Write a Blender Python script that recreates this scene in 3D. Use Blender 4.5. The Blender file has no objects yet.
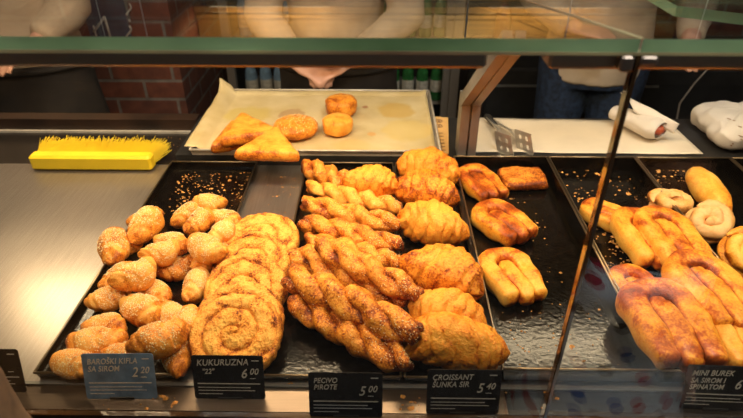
import bpy, math, random
import numpy as np
from mathutils import Vector, Matrix, noise
from mathutils.bvhtree import BVHTree

R = math.radians
rnd = random.Random(7)
scene = bpy.context.scene
col = scene.collection

# ------------------------------------------------------------------ camera
CAM = Vector((0, 0, 0.69)); PITCH = R(33); YAW = R(0.8); FPX = 567.0
_r = Vector((math.cos(YAW), math.sin(YAW), 0))
_f = Vector((-math.sin(YAW) * math.cos(PITCH), math.cos(YAW) * math.cos(PITCH), -math.sin(PITCH)))
_u = _r.cross(_f)
FLOOR = -0.86

def ray(px, py):
    return _f + _r * ((px - 371.5) / FPX) + _u * ((209 - py) / FPX)

def P(px, py, z=0.0):
    d = ray(px, py); return CAM + d * ((z - CAM.z) / d.z)

def PY(px, py, Y):
    d = ray(px, py); return CAM + d * (Y / d.y)

cam_d = bpy.data.cameras.new('camera'); cam = bpy.data.objects.new('camera', cam_d); col.objects.link(cam)
cam.location = CAM; cam.rotation_euler = (R(90) - PITCH, 0, YAW)
cam_d.sensor_width = 36; cam_d.lens = FPX / 743 * 36; cam_d.clip_start = 0.01
cam_d.dof.use_dof = True; cam_d.dof.focus_distance = 1.0; cam_d.dof.aperture_fstop = 5.6
scene.camera = cam

# ------------------------------------------------------------------ node helpers
def newmat(name):
    m = bpy.data.materials.new(name); m.use_nodes = True
    nt = m.node_tree; nt.nodes.clear()
    out = nt.nodes.new('ShaderNodeOutputMaterial'); b = nt.nodes.new('ShaderNodeBsdfPrincipled')
    nt.links.new(b.outputs[0], out.inputs[0])
    return m, nt, b, out

def N(nt, kind, **kw):
    n = nt.nodes.new(kind)
    for k, v in kw.items():
        if k.startswith('i_'): n.inputs[k[2:].replace('_', ' ')].default_value = v
        else: setattr(n, k, v)
    return n

def L(nt, a, b): nt.links.new(a, b)

def ramp(nt, stops, fac=None):
    r = nt.nodes.new('ShaderNodeValToRGB'); e = r.color_ramp.elements
    while len(e) < len(stops): e.new(0.5)
    for el, (p, c) in zip(e, stops):
        el.position = p; el.color = tuple(c) + ((1,) if len(c) == 3 else ())
    if fac is not None: L(nt, fac, r.inputs[0])
    return r

def simple(name, color, rough=0.5, metal=0.0, nscale=0, namp=0.15, bump=0, spec=0.5, coat=0, bscale=None):
    m, nt, b, out = newmat(name)
    b.inputs['Base Color'].default_value = (*color, 1); b.inputs['Roughness'].default_value = rough
    b.inputs['Metallic'].default_value = metal; b.inputs['Specular IOR Level'].default_value = spec
    b.inputs['Coat Weight'].default_value = coat
    if nscale:
        tc = N(nt, 'ShaderNodeTexCoord'); nz = N(nt, 'ShaderNodeTexNoise'); nz.inputs['Scale'].default_value = nscale
        nz.inputs['Detail'].default_value = 4
        L(nt, tc.outputs['Object'], nz.inputs['Vector'])
        lo = [max(0, c * (1 - namp * 2)) for c in color]; hi = [min(1, c * (1 + namp * 2)) for c in color]
        r = ramp(nt, [(0.3, lo), (0.7, hi)], nz.outputs[0]); L(nt, r.outputs[0], b.inputs['Base Color'])
        if bump:
            n2 = nz
            if bscale:
                n2 = N(nt, 'ShaderNodeTexNoise'); n2.inputs['Scale'].default_value = bscale; n2.inputs['Detail'].default_value = 5
                L(nt, tc.outputs['Object'], n2.inputs['Vector'])
            bp = N(nt, 'ShaderNodeBump'); bp.inputs['Strength'].default_value = bump; bp.inputs['Distance'].default_value = 0.002
            L(nt, n2.outputs[0], bp.inputs['Height']); L(nt, bp.outputs[0], b.inputs['Normal'])
    return m

def pastry_mat(name, pale, gold, brown, bump=0.5, scale=45, bshift=0.0, bs=420, spk=1.0):
    m, nt, b, out = newmat(name)
    tc = N(nt, 'ShaderNodeTexCoord'); oi = N(nt, 'ShaderNodeObjectInfo')
    at = N(nt, 'ShaderNodeAttribute', attribute_name='bake')
    add = N(nt, 'ShaderNodeVectorMath', operation='ADD')
    rs = N(nt, 'ShaderNodeMath', operation='MULTIPLY'); rs.inputs[1].default_value = 9.0
    L(nt, oi.outputs['Random'], rs.inputs[0])
    cmb = N(nt, 'ShaderNodeCombineXYZ'); L(nt, rs.outputs[0], cmb.inputs[0]); L(nt, rs.outputs[0], cmb.inputs[1])
    L(nt, tc.outputs['Object'], add.inputs[0]); L(nt, cmb.outputs[0], add.inputs[1])
    n1 = N(nt, 'ShaderNodeTexNoise'); n1.inputs['Scale'].default_value = scale; n1.inputs['Detail'].default_value = 6; n1.inputs['Roughness'].default_value = 0.65
    L(nt, add.outputs[0], n1.inputs['Vector'])
    n2 = N(nt, 'ShaderNodeTexNoise'); n2.inputs['Scale'].default_value = bs; n2.inputs['Detail'].default_value = 3
    L(nt, add.outputs[0], n2.inputs['Vector'])
    # bake + (noise-.5)*k + (random-.5)*k2
    a1 = N(nt, 'ShaderNodeMath', operation='MULTIPLY_ADD'); a1.inputs[1].default_value = 1.5; a1.inputs[2].default_value = -0.75 + bshift
    L(nt, n1.outputs[0], a1.inputs[0])
    a2 = N(nt, 'ShaderNodeMath', operation='MULTIPLY_ADD'); a2.inputs[1].default_value = spk; a2.inputs[2].default_value = -spk / 2
    L(nt, n2.outputs[0], a2.inputs[0])
    a3 = N(nt, 'ShaderNodeMath', operation='ADD'); L(nt, a1.outputs[0], a3.inputs[0]); L(nt, a2.outputs[0], a3.inputs[1])
    a4 = N(nt, 'ShaderNodeMath', operation='ADD'); L(nt, a3.outputs[0], a4.inputs[0]); L(nt, at.outputs['Fac'], a4.inputs[1])
    a5 = N(nt, 'ShaderNodeMath', operation='MULTIPLY_ADD'); a5.inputs[1].default_value = 0.36; a5.inputs[2].default_value = -0.16
    L(nt, oi.outputs['Random'], a5.inputs[0])
    a6 = N(nt, 'ShaderNodeMath', operation='ADD'); L(nt, a4.outputs[0], a6.inputs[0]); L(nt, a5.outputs[0], a6.inputs[1])
    rp = ramp(nt, [(0.05, pale), (0.45, gold), (0.72, brown), (1.0, [c * 0.35 for c in brown])], a6.outputs[0])
    L(nt, rp.outputs[0], b.inputs['Base Color'])
    b.inputs['Roughness'].default_value = 0.40; b.inputs['Specular IOR Level'].default_value = 0.27
    b.inputs['Subsurface Weight'].default_value = 0.0
    bp = N(nt, 'ShaderNodeBump'); bp.inputs['Strength'].default_value = bump; bp.inputs['Distance'].default_value = 0.004
    mx = N(nt, 'ShaderNodeMath', operation='MULTIPLY_ADD'); mx.inputs[1].default_value = 0.6
    L(nt, n2.outputs[0], mx.inputs[0]); L(nt, n1.outputs[0], mx.inputs[2]); L(nt, mx.outputs[0], bp.inputs['Height'])
    L(nt, bp.outputs[0], b.inputs['Normal'])
    return m

M = {}
M['mini'] = pastry_mat('mini_roll_crust', (0.86, 0.45, 0.10), (0.74, 0.26, 0.025), (0.36, 0.085, 0.01), 0.35, 40, 0.07)
M['croissant'] = pastry_mat('croissant_crust', (0.84, 0.38, 0.045), (0.76, 0.24, 0.014), (0.40, 0.08, 0.006), 0.8, 55, 0.06, 260, 1.3)
M['twist'] = pastry_mat('twist_crust', (0.90, 0.43, 0.07), (0.74, 0.24, 0.02), (0.32, 0.06, 0.006), 0.7, 55, 0.0, 330, 1.4)
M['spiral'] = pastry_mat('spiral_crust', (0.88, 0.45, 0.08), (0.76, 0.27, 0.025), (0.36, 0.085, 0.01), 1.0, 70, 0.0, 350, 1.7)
M['burek'] = pastry_mat('burek_crust', (0.90, 0.49, 0.085), (0.82, 0.31, 0.025), (0.42, 0.075, 0.006), 0.3, 26, 0.0, 240, .6)
M['palebun'] = pastry_mat('pale_crust', (0.80, 0.46, 0.18), (0.76, 0.36, 0.09), (0.5, 0.17, 0.03), 0.25, 28, 0.02, 240, .6)
M['pocket'] = pastry_mat('pocket_crust', (0.86, 0.42, 0.06), (0.74, 0.25, 0.02), (0.34, 0.07, 0.006), 0.5, 40, -0.02, 300, .9)
M['seed'] = simple('sesame', (0.95, 0.72, 0.40), 0.45, nscale=300, namp=0.12)
M['crumb'] = simple('crumb', (0.60, 0.26, 0.05), 0.6, nscale=160, namp=0.3)
M['filling'] = simple('filling', (0.42, 0.07, 0.02), 0.4, nscale=90, namp=0.3, bump=0.4)
M['herb'] = simple('herb_filling', (0.22, 0.20, 0.07), 0.6, nscale=120, namp=0.3)
M['tray'] = simple('black_enamel', (0.004, 0.003, 0.002), 0.13, nscale=60, namp=0.3, bump=0.22, bscale=140, spec=.30)
M['traygrey'] = simple('worn_grey_metal', (0.10, 0.085, 0.07), 0.34, 0.6, nscale=30, namp=0.2, bump=0.08, bscale=160)
M['trayrim'] = simple('tray_rim_metal', (0.30, 0.22, 0.13), 0.30, 0.9)
M['sheetmetal'] = simple('sheet_pan_steel', (0.55, 0.49, 0.40), 0.38, 0.35, nscale=20, namp=0.1)
M['black'] = simple('matt_black', (0.012, 0.011, 0.010), 0.5, nscale=30, namp=0.2)
M['blackgloss'] = simple('black_back_shelf', (0.014, 0.011, 0.009), 0.25)
M['wood'] = simple('dark_wood', (0.022, 0.010, 0.005), 0.45, nscale=12, namp=0.25)
M['bar'] = simple('light_bar_metal', (0.28, 0.20, 0.14), 0.35, 0.7)
M['chrome'] = simple('chrome', (0.72, 0.66, 0.56), 0.32, 0.75)
M['bracket'] = simple('bracket_steel', (0.26, 0.25, 0.23), 0.40, 0.7, nscale=14, namp=0.08)
M['yellow'] = simple('yellow_plastic', (0.90, 0.62, 0.02), 0.35, nscale=20, namp=0.03)
M['bristle'] = simple('yellow_bristle', (0.80, 0.58, 0.02), 0.5)
M['chalk'] = simple('chalk_pen', (0.62, 0.56, 0.46), 0.7)
M['card'] = simple('black_card', (0.016, 0.015, 0.015), 0.22, nscale=40, namp=0.15)
M['bluesheen'] = simple('card_blue_sheen', (0.13, 0.22, 0.33), 0.25, nscale=40, namp=0.2, coat=.5)  # blue is a cool reflection painted into the card colour
M['white'] = simple('white_plastic', (0.8, 0.8, 0.78), 0.4)
M['paper'] = simple('cream_paper', (0.64, 0.54, 0.40), 0.7, nscale=9, namp=0.05, bump=0.15, bscale=40)
M['wrap'] = simple('wrapping_paper', (0.60, 0.53, 0.45), 0.7, nscale=14, namp=0.05, bump=0.2, bscale=60)
M['kraft'] = simple('kraft_paper', (0.62, 0.36, 0.12), 0.7, nscale=30, namp=0.06)
M['print'] = simple('brown_print', (0.22, 0.11, 0.05), 0.7)
M['skin'] = simple('skin', (0.62, 0.33, 0.22), 0.5, nscale=20, namp=0.06)
M['beige'] = simple('beige_cloth', (0.56, 0.42, 0.28), 0.85, nscale=9, namp=0.10, bump=0.3, bscale=14)
M['apron'] = simple('dark_apron_cloth', (0.018, 0.012, 0.008), 0.8, nscale=14, namp=0.25, bump=0.3, bscale=18)
M['denim'] = simple('blue_denim', (0.014, 0.026, 0.055), 0.8, nscale=60, namp=0.3)
M['darkcloth'] = simple('dark_cloth', (0.02, 0.018, 0.018), 0.85, nscale=14, namp=0.2)
M['coat'] = simple('brown_coat_wool', (0.15, 0.085, 0.04), 0.9, nscale=30, namp=0.2)
M['hair'] = simple('brown_hair', (0.05, 0.025, 0.012), 0.5, nscale=60, namp=0.3)
M['eye'] = simple('eye', (0.05, 0.03, 0.02), 0.1)
M['lips'] = simple('lips', (0.45, 0.14, 0.11), 0.5)
M['floor'] = simple('dark_floor_tile', (0.10, 0.08, 0.065), 0.4, nscale=4, namp=0.15)
M['plaster'] = simple('warm_plaster', (0.22, 0.16, 0.11), 0.9, nscale=5, namp=0.08)
M['darkwall'] = simple('dark_wall', (0.035, 0.024, 0.018), 0.8, nscale=5, namp=0.2)
M['greenglass'] = simple('green_bottle', (0.03, 0.16, 0.04), 0.1, nscale=30, namp=0.3)
M['blueplastic'] = simple('blue_water_bottle', (0.22, 0.34, 0.46), 0.15, nscale=30, namp=0.2)
M['redbottle'] = simple('dark_red_bottle', (0.10, 0.008, 0.006), 0.25)
M['label'] = simple('paper_label', (0.6, 0.55, 0.45), 0.6, nscale=40, namp=0.2)
M['slate'] = simple('blue_slate_board', (0.05, 0.075, 0.11), 0.6, nscale=20, namp=0.15)
M['fridgeframe'] = simple('fridge_frame', (0.35, 0.30, 0.25), 0.4, 0.3)
M['cable'] = simple('grey_cable', (0.35, 0.27, 0.2), 0.5)

# brushed deck steel
def brushed(name, color, rough=0.33, aniso=0.0, streak=(3, 60, 3), namp=0.10):
    m, nt, b, out = newmat(name)
    tc = N(nt, 'ShaderNodeTexCoord'); mp = N(nt, 'ShaderNodeMapping'); mp.inputs['Scale'].default_value = streak
    nz = N(nt, 'ShaderNodeTexNoise'); nz.inputs['Scale'].default_value = 4; nz.inputs['Detail'].default_value = 6
    L(nt, tc.outputs['Object'], mp.inputs[0]); L(nt, mp.outputs[0], nz.inputs['Vector'])
    r = ramp(nt, [(0.3, [c * (1 - namp) for c in color]), (0.7, [min(1, c * (1 + namp)) for c in color])], nz.outputs[0])
    L(nt, r.outputs[0], b.inputs['Base Color']); b.inputs['Metallic'].default_value = 0.85
    n2 = N(nt, 'ShaderNodeTexNoise'); n2.inputs['Scale'].default_value = 7; n2.inputs['Detail'].default_value = 5
    L(nt, tc.outputs['Object'], n2.inputs['Vector'])
    mr = N(nt, 'ShaderNodeMapRange'); mr.inputs[3].default_value = rough - 0.06; mr.inputs[4].default_value = rough + 0.08
    L(nt, n2.outputs[0], mr.inputs[0]); L(nt, mr.outputs[0], b.inputs['Roughness'])
    bp = N(nt, 'ShaderNodeBump'); bp.inputs['Strength'].default_value = 0.05; bp.inputs['Distance'].default_value = 0.001
    L(nt, nz.outputs[0], bp.inputs['Height']); L(nt, bp.outputs[0], b.inputs['Normal'])
    return m
M['deck'] = brushed('brushed_deck_steel', (0.40, 0.35, 0.30), 0.30, streak=(60, 3, 3))
M['ledge'] = brushed('front_ledge_steel', (0.13, 0.095, 0.07), 0.30, streak=(3, 60, 60))
M['gold'] = brushed('brass_hood_panel', (0.55, 0.30, 0.08), 0.35, streak=(1, 20, 60), namp=0.35)

def brick_mat():
    m, nt, b, out = newmat('old_brick')
    tc = N(nt, 'ShaderNodeTexCoord'); bk = N(nt, 'ShaderNodeTexBrick')
    # object coords: x along wall -> use (x+y, z)
    sp = N(nt, 'ShaderNodeSeparateXYZ'); L(nt, tc.outputs['Object'], sp.inputs[0])
    ad = N(nt, 'ShaderNodeMath', operation='ADD'); L(nt, sp.outputs[0], ad.inputs[0]); L(nt, sp.outputs[1], ad.inputs[1])
    cb = N(nt, 'ShaderNodeCombineXYZ'); L(nt, ad.outputs[0], cb.inputs[0]); L(nt, sp.outputs[2], cb.inputs[1])
    L(nt, cb.outputs[0], bk.inputs['Vector'])
    bk.inputs['Scale'].default_value = 1; bk.inputs['Brick Width'].default_value = 0.26; bk.inputs['Row Height'].default_value = 0.082
    bk.inputs['Mortar Size'].default_value = 0.007; bk.inputs['Mortar Smooth'].default_value = 0.2
    bk.inputs['Color1'].default_value = (0.16, 0.045, 0.022, 1); bk.inputs['Color2'].default_value = (0.11, 0.035, 0.02, 1)
    bk.inputs['Mortar'].default_value = (0.17, 0.135, 0.11, 1)
    nz = N(nt, 'ShaderNodeTexNoise'); nz.inputs['Scale'].default_value = 25; nz.inputs['Detail'].default_value = 5
    L(nt, tc.outputs['Object'], nz.inputs['Vector'])
    mx = N(nt, 'ShaderNodeMix', data_type='RGBA', blend_type='MULTIPLY'); mx.inputs[0].default_value = 0.7
    r = ramp(nt, [(0.3, (0.5, 0.5, 0.5)), (0.7, (1.3, 1.3, 1.3))], nz.outputs[0])
    L(nt, bk.outputs['Color'], mx.inputs[6]); L(nt, r.outputs[0], mx.inputs[7]); L(nt, mx.outputs[2], b.inputs['Base Color'])
    b.inputs['Roughness'].default_value = 0.85
    bp = N(nt, 'ShaderNodeBump'); bp.inputs['Strength'].default_value = 0.7; bp.inputs['Distance'].default_value = 0.006; bp.invert = True
    L(nt, bk.outputs['Fac'], bp.inputs['Height']); L(nt, bp.outputs[0], b.inputs['Normal'])
    return m
M['brick'] = brick_mat()

def glass_mat(name, tint=(0.97, 0.985, 0.975)):
    m = bpy.data.materials.new(name); m.use_nodes = True; nt = m.node_tree; nt.nodes.clear()
    out = N(nt, 'ShaderNodeOutputMaterial'); tr = N(nt, 'ShaderNodeBsdfTransparent'); gl = N(nt, 'ShaderNodeBsdfGlossy')
    tr.inputs[0].default_value = (*tint, 1); gl.inputs['Roughness'].default_value = 0.02
    geo = N(nt, 'ShaderNodeNewGeometry'); mr = N(nt, 'ShaderNodeMapRange')
    mr.inputs[3].default_value = 1.5; mr.inputs[4].default_value = 1 / 1.5
    L(nt, geo.outputs['Backfacing'], mr.inputs[0])
    fr = N(nt, 'ShaderNodeFresnel'); L(nt, mr.outputs[0], fr.inputs['IOR'])
    mx = N(nt, 'ShaderNodeMixShader'); L(nt, fr.outputs[0], mx.inputs[0]); L(nt, tr.outputs[0], mx.inputs[1]); L(nt, gl.outputs[0], mx.inputs[2])
    L(nt, mx.outputs[0], out.inputs[0])
    return m
M['glass'] = glass_mat('clear_glass')
M['glassedgedark'] = simple('dark_glass_edge', (0.10, 0.045, 0.015), 0.08, spec=1.0, coat=1.0)

def translucent(name, color, mixf=.6, rough=.15, scale=5, amp=.25):
    m = simple(name, color, rough, nscale=scale, namp=amp, spec=.8); nt = m.node_tree
    out = [n for n in nt.nodes if n.type == 'OUTPUT_MATERIAL'][0]; b = [n for n in nt.nodes if n.type == 'BSDF_PRINCIPLED'][0]
    t = N(nt, 'ShaderNodeBsdfTranslucent'); src = b.inputs['Base Color'].links[0].from_socket; L(nt, src, t.inputs[0])
    mx = N(nt, 'ShaderNodeMixShader'); mx.inputs[0].default_value = mixf; L(nt, b.outputs[0], mx.inputs[1]); L(nt, t.outputs[0], mx.inputs[2]); L(nt, mx.outputs[0], out.inputs[0]); return m
M['glassedge'] = translucent('green_glass_edge', (0.44, 0.86, 0.42), .55)
M['channel'] = translucent('seal_strip', (0.95, 0.62, 0.36), .5)
def emis(name, color, s):
    m = bpy.data.materials.new(name); m.use_nodes = True; nt = m.node_tree; nt.nodes.clear()
    out = N(nt, 'ShaderNodeOutputMaterial'); e = N(nt, 'ShaderNodeEmission'); e.inputs[0].default_value = (*color, 1); e.inputs[1].default_value = s
    L(nt, e.outputs[0], out.inputs[0]); return m
WARM = (1.0, 0.70, 0.40)
M['lamp'] = emis('lamp_diffuser', (1.0, 0.80, 0.52), 20)
M['led'] = emis('led_strip', (1.0, 0.78, 0.48), 2)

def parchment_mat():
    m, nt, b, out = newmat('greasy_parchment')
    tc = N(nt, 'ShaderNodeTexCoord'); nz = N(nt, 'ShaderNodeTexNoise'); nz.inputs['Scale'].default_value = 12; nz.inputs['Detail'].default_value = 6
    L(nt, tc.outputs['Object'], nz.inputs['Vector'])
    base = ramp(nt, [(0.35, (0.50, 0.37, 0.16)), (0.65, (0.62, 0.49, 0.26))], nz.outputs[0])
    cur = base.outputs[0]
    for (px, py, r0, colr, sc) in [(396, 108, .058, (0.52, 0.33, 0.08), .8), (408, 128, .075, (0.60, 0.42, 0.12), .6), (248, 113, .07, (0.52, 0.38, 0.10), .75),
                                (292, 112, .04, (0.30, 0.12, 0.04), .5), (352, 145, .05, (0.60, 0.42, 0.14), .4), (365, 105, .012, (0.3, 0.1, 0.03), .8), (352, 113, .008, (0.3, 0.1, 0.03), .8), (372, 132, .014, (0.65, 0.3, 0.06), .6)]:  # first dark smudge here paints a reflection and shadow; the others are stains
        c = P(px, py, 0.042)
        vd = N(nt, 'ShaderNodeVectorMath', operation='DISTANCE'); vd.inputs[1].default_value = c
        nd = N(nt, 'ShaderNodeTexNoise'); nd.inputs['Scale'].default_value = 30
        L(nt, tc.outputs['Object'], nd.inputs['Vector'])
        ma = N(nt, 'ShaderNodeMath', operation='MULTIPLY_ADD'); ma.inputs[1].default_value = r0 * 0.7; L(nt, nd.outputs[0], ma.inputs[0])
        L(nt, tc.outputs['Object'], vd.inputs[0]); L(nt, vd.outputs['Value'], ma.inputs[2])
        mr = N(nt, 'ShaderNodeMapRange'); mr.inputs[1].default_value = r0 * 1.15; mr.inputs[2].default_value = r0 * 1.35
        mr.inputs[3].default_value = sc; mr.inputs[4].default_value = 0
        L(nt, ma.outputs[0], mr.inputs[0])
        mx = N(nt, 'ShaderNodeMix', data_type='RGBA'); L(nt, mr.outputs[0], mx.inputs[0]); L(nt, cur, mx.inputs[6]); mx.inputs[7].default_value = (*colr, 1)
        cur = mx.outputs[2]
    L(nt, cur, b.inputs['Base Color']); b.inputs['Roughness'].default_value = 0.5
    return m
M['parchment'] = parchment_mat()

def dots_mat():
    m, nt, b, out = newmat('polka_dot_cloth')
    tc = N(nt, 'ShaderNodeTexCoord'); sp = N(nt, 'ShaderNodeSeparateXYZ'); L(nt, tc.outputs['Object'], sp.inputs[0])
    cb = N(nt, 'ShaderNodeCombineXYZ'); L(nt, sp.outputs[0], cb.inputs[0]); L(nt, sp.outputs[2], cb.inputs[1])
    v = N(nt, 'ShaderNodeTexVoronoi', voronoi_dimensions='2D'); v.inputs['Scale'].default_value = 15; v.inputs['Randomness'].default_value = 0.55
    L(nt, cb.outputs[0], v.inputs['Vector'])
    lt = N(nt, 'ShaderNodeMath', operation='LESS_THAN'); lt.inputs[1].default_value = 0.22; L(nt, v.outputs['Distance'], lt.inputs[0])
    sc = N(nt, 'ShaderNodeSeparateColor'); L(nt, v.outputs['Color'], sc.inputs[0])
    r = ramp(nt, [(0.0, (0.02, 0.02, 0.03)), (0.33, (0.5, 0.02, 0.08)), (0.66, (0.02, 0.12, 0.45))], sc.outputs[0]); r.color_ramp.interpolation = 'CONSTANT'
    mx = N(nt, 'ShaderNodeMix', data_type='RGBA'); L(nt, lt.outputs[0], mx.inputs[0]); mx.inputs[6].default_value = (0.78, 0.82, 0.88, 1)
    L(nt, r.outputs[0], mx.inputs[7]); L(nt, mx.outputs[2], b.inputs['Base Color']); b.inputs['Roughness'].default_value = 0.9
    return m
M['dots'] = dots_mat()

# ------------------------------------------------------------------ mesh helpers
def tag(o, label=None, cat=None, group=None, kind=None):
    if label: o['label'] = label
    if cat: o['category'] = cat
    if group: o['group'] = group
    if kind: o['kind'] = kind
    return o

class MB:
    def __init__(s): s.v = []; s.f = []; s.b = []; s.m = []
    def add(s, V, F, bake=None, mi=0):
        o = len(s.v); s.v += [tuple(p) for p in V]; s.f += [tuple(i + o for i in f) for f in F]
        s.b += list(bake) if bake is not None else [0.3] * len(V); s.m += [mi] * len(F); return s
    def box(s, lo, hi, mi=0, bev=0.0):
        (x0, y0, z0), (x1, y1, z1) = lo, hi
        if bev <= 0:
            V = [(x0, y0, z0), (x1, y0, z0), (x1, y1, z0), (x0, y1, z0), (x0, y0, z1), (x1, y0, z1), (x1, y1, z1), (x0, y1, z1)]
            return s.add(V, [(3, 2, 1, 0), (4, 5, 6, 7), (0, 1, 5, 4), (1, 2, 6, 5), (2, 3, 7, 6), (3, 0, 4, 7)], mi=mi)
        q = bev; rings = []
        def rect(e, z): return [(x0 + e, y0 + e, z), (x1 - e, y0 + e, z), (x1 - e, y1 - e, z), (x0 + e, y1 - e, z)]
        def oct_(e, c, z):
            a, b_, c_, d = x0 + e, y0 + e, x1 - e, y1 - e
            return [(a + c, b_, z), (c_ - c, b_, z), (c_, b_ + c, z), (c_, d - c, z), (c_ - c, d, z), (a + c, d, z), (a, d - c, z), (a, b_ + c, z)]
        rings = [oct_(q, q * .5, z0), oct_(0, q, z0 + q), oct_(0, q, z1 - q), oct_(q, q * .5, z1)]
        V = [p for r in rings for p in r]; F = [tuple(reversed(range(8))), tuple(range(24, 32))]
        for k in range(3):
            for i in range(8):
                j = (i + 1) % 8; F.append((k * 8 + i, k * 8 + j, k * 8 + 8 + j, k * 8 + 8 + i))
        return s.add(V, F, mi=mi)
    def prism(s, pts, z0, z1, mi=0, side=None):
        n = len(pts); V = [(x, y, z0) for x, y in pts] + [(x, y, z1) for x, y in pts]
        s.add(V, [tuple(reversed(range(n))), tuple(range(n, 2 * n))], mi=mi)
        o = len(s.v) - 2 * n
        for i in range(n):
            j = (i + 1) % n; s.f.append((o + i, o + j, o + n + j, o + n + i)); s.m.append(side if side is not None else mi)
        return s
    def tube(s, pts, rad, seg=10, mi=0, flat=None, cap=True, bake=None):
        V, F = tube_mesh(pts, rad, seg, flat); return s.add(V, F, bake, mi)
    def bar(s, a, b, w, h, up=(0, 0, 1), mi=0, w2=None, h2=None):
        a = Vector(a); b = Vector(b); d = (b - a).normalized(); u = Vector(up); sd = d.cross(u).normalized(); u = sd.cross(d).normalized()
        w2 = w2 or w; h2 = h2 or h; V = []
        for p, ww, hh in ((a, w, h), (b, w2, h2)):
            for sx, sz in ((-1, -1), (1, -1), (1, 1), (-1, 1)): V.append(p + sd * (sx * ww / 2) + u * (sz * hh / 2))
        return s.add(V, [(0, 1, 2, 3), (7, 6, 5, 4), (1, 0, 4, 5), (2, 1, 5, 6), (3, 2, 6, 7), (0, 3, 7, 4)], mi=mi)
    def lathe(s, prof, center=(0, 0, 0), seg=20, mi=0):
        cx, cy, cz = center; V = []; F = []
        for r, z in prof:
            for i in range(seg):
                a = 2 * math.pi * i / seg; V.append((cx + r * math.cos(a), cy + r * math.sin(a), cz + z))
        n = len(prof)
        for k in range(n - 1):
            for i in range(seg):
                j = (i + 1) % seg; F.append((k * seg + i, k * seg + j, (k + 1) * seg + j, (k + 1) * seg + i))
        F.append(tuple(reversed(range(seg)))); F.append(tuple((n - 1) * seg + i for i in range(seg)))
        return s.add(V, F, mi=mi)
    def mesh(s, name):
        me = bpy.data.meshes.new(name); me.from_pydata(s.v, [], s.f); return me
    def build(s, name, mats, parent=None, smooth=False, recenter=False):
        o = bpy.data.objects.new(name, mesh_of(s, name, mats, smooth)); col.objects.link(o)
        if parent is not None: o.parent = parent
        return o

def mesh_of(mb, name, mats, smooth=True):
    me = bpy.data.meshes.new(name); me.from_pydata(mb.v, [], mb.f)
    if not isinstance(mats, (list, tuple)): mats = [mats]
    for m in mats: me.materials.append(m)
    me.polygons.foreach_set('material_index', mb.m)
    a = me.attributes.new('bake', 'FLOAT', 'POINT'); a.data.foreach_set('value', mb.b)
    if smooth: me.polygons.foreach_set('use_smooth', [True] * len(me.polygons))
    me.validate(); me.update()
    import bmesh
    bm = bmesh.new(); bm.from_mesh(me); bmesh.ops.recalc_face_normals(bm, faces=bm.faces); bm.to_mesh(me); bm.free()
    return me

def frames(pts):
    pts = [Vector(p) for p in pts]; n = len(pts); T = []
    for i in range(n):
        T.append((pts[min(i + 1, n - 1)] - pts[max(i - 1, 0)]).normalized())
    up = Vector((0, 0, 1)) if abs(T[0].z) < 0.9 else Vector((0, 1, 0))
    nrm = (up - T[0] * up.dot(T[0])).normalized(); out = []
    for t in T:
        nrm = (nrm - t * nrm.dot(t)).normalized(); out.append((t, nrm, t.cross(nrm)))
    return pts, out

def tube_mesh(pts, rad, seg=10, flat=None, sq=1.0):
    """closed tube along pts; rad scalar/list; flat = (n scale, b scale)"""
    pts, fr = frames(pts); n = len(pts)
    if not hasattr(rad, '__len__'): rad = [rad] * n
    fn, fb = flat or (1, 1); V = []; F = []
    for p, (t, nn, bb), r in zip(pts, fr, rad):
        for i in range(seg):
            a = 2 * math.pi * i / seg; sa, ca = math.sin(a), math.cos(a); V.append(p + nn * (math.copysign(abs(sa) ** sq, sa) * r * fn) + bb * (math.copysign(abs(ca) ** sq, ca) * r * fb))
    for k in range(n - 1):
        for i in range(seg):
            j = (i + 1) % seg; F.append((k * seg + i, k * seg + j, (k + 1) * seg + j, (k + 1) * seg + i))
    V.append(pts[0] - fr[0][0] * rad[0] * 0.4); V.append(pts[-1] + fr[-1][0] * rad[-1] * 0.4); a, b = len(V) - 2, len(V) - 1
    for i in range(seg):
        j = (i + 1) % seg; F.append((j, i, a)); F.append(((n - 1) * seg + i, (n - 1) * seg + j, b))
    return V, F

def empty(name, loc=(0, 0, 0)):
    o = bpy.data.objects.new(name, None); o.location = loc; col.objects.link(o); o.empty_display_size = 0.05; return o

def link(name, me, parent=None, mat=None):
    o = bpy.data.objects.new(name, me); col.objects.link(o)
    if parent is not None: o.parent = parent
    return o

def copy_thing(o):
    c = o.copy(); col.objects.link(c)
    for ch in o.children:
        d = ch.copy(); col.objects.link(d); d.parent = c
    return c

def smooth01(x): x = max(0., min(1., x)); return x * x * (3 - 2 * x)

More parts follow.
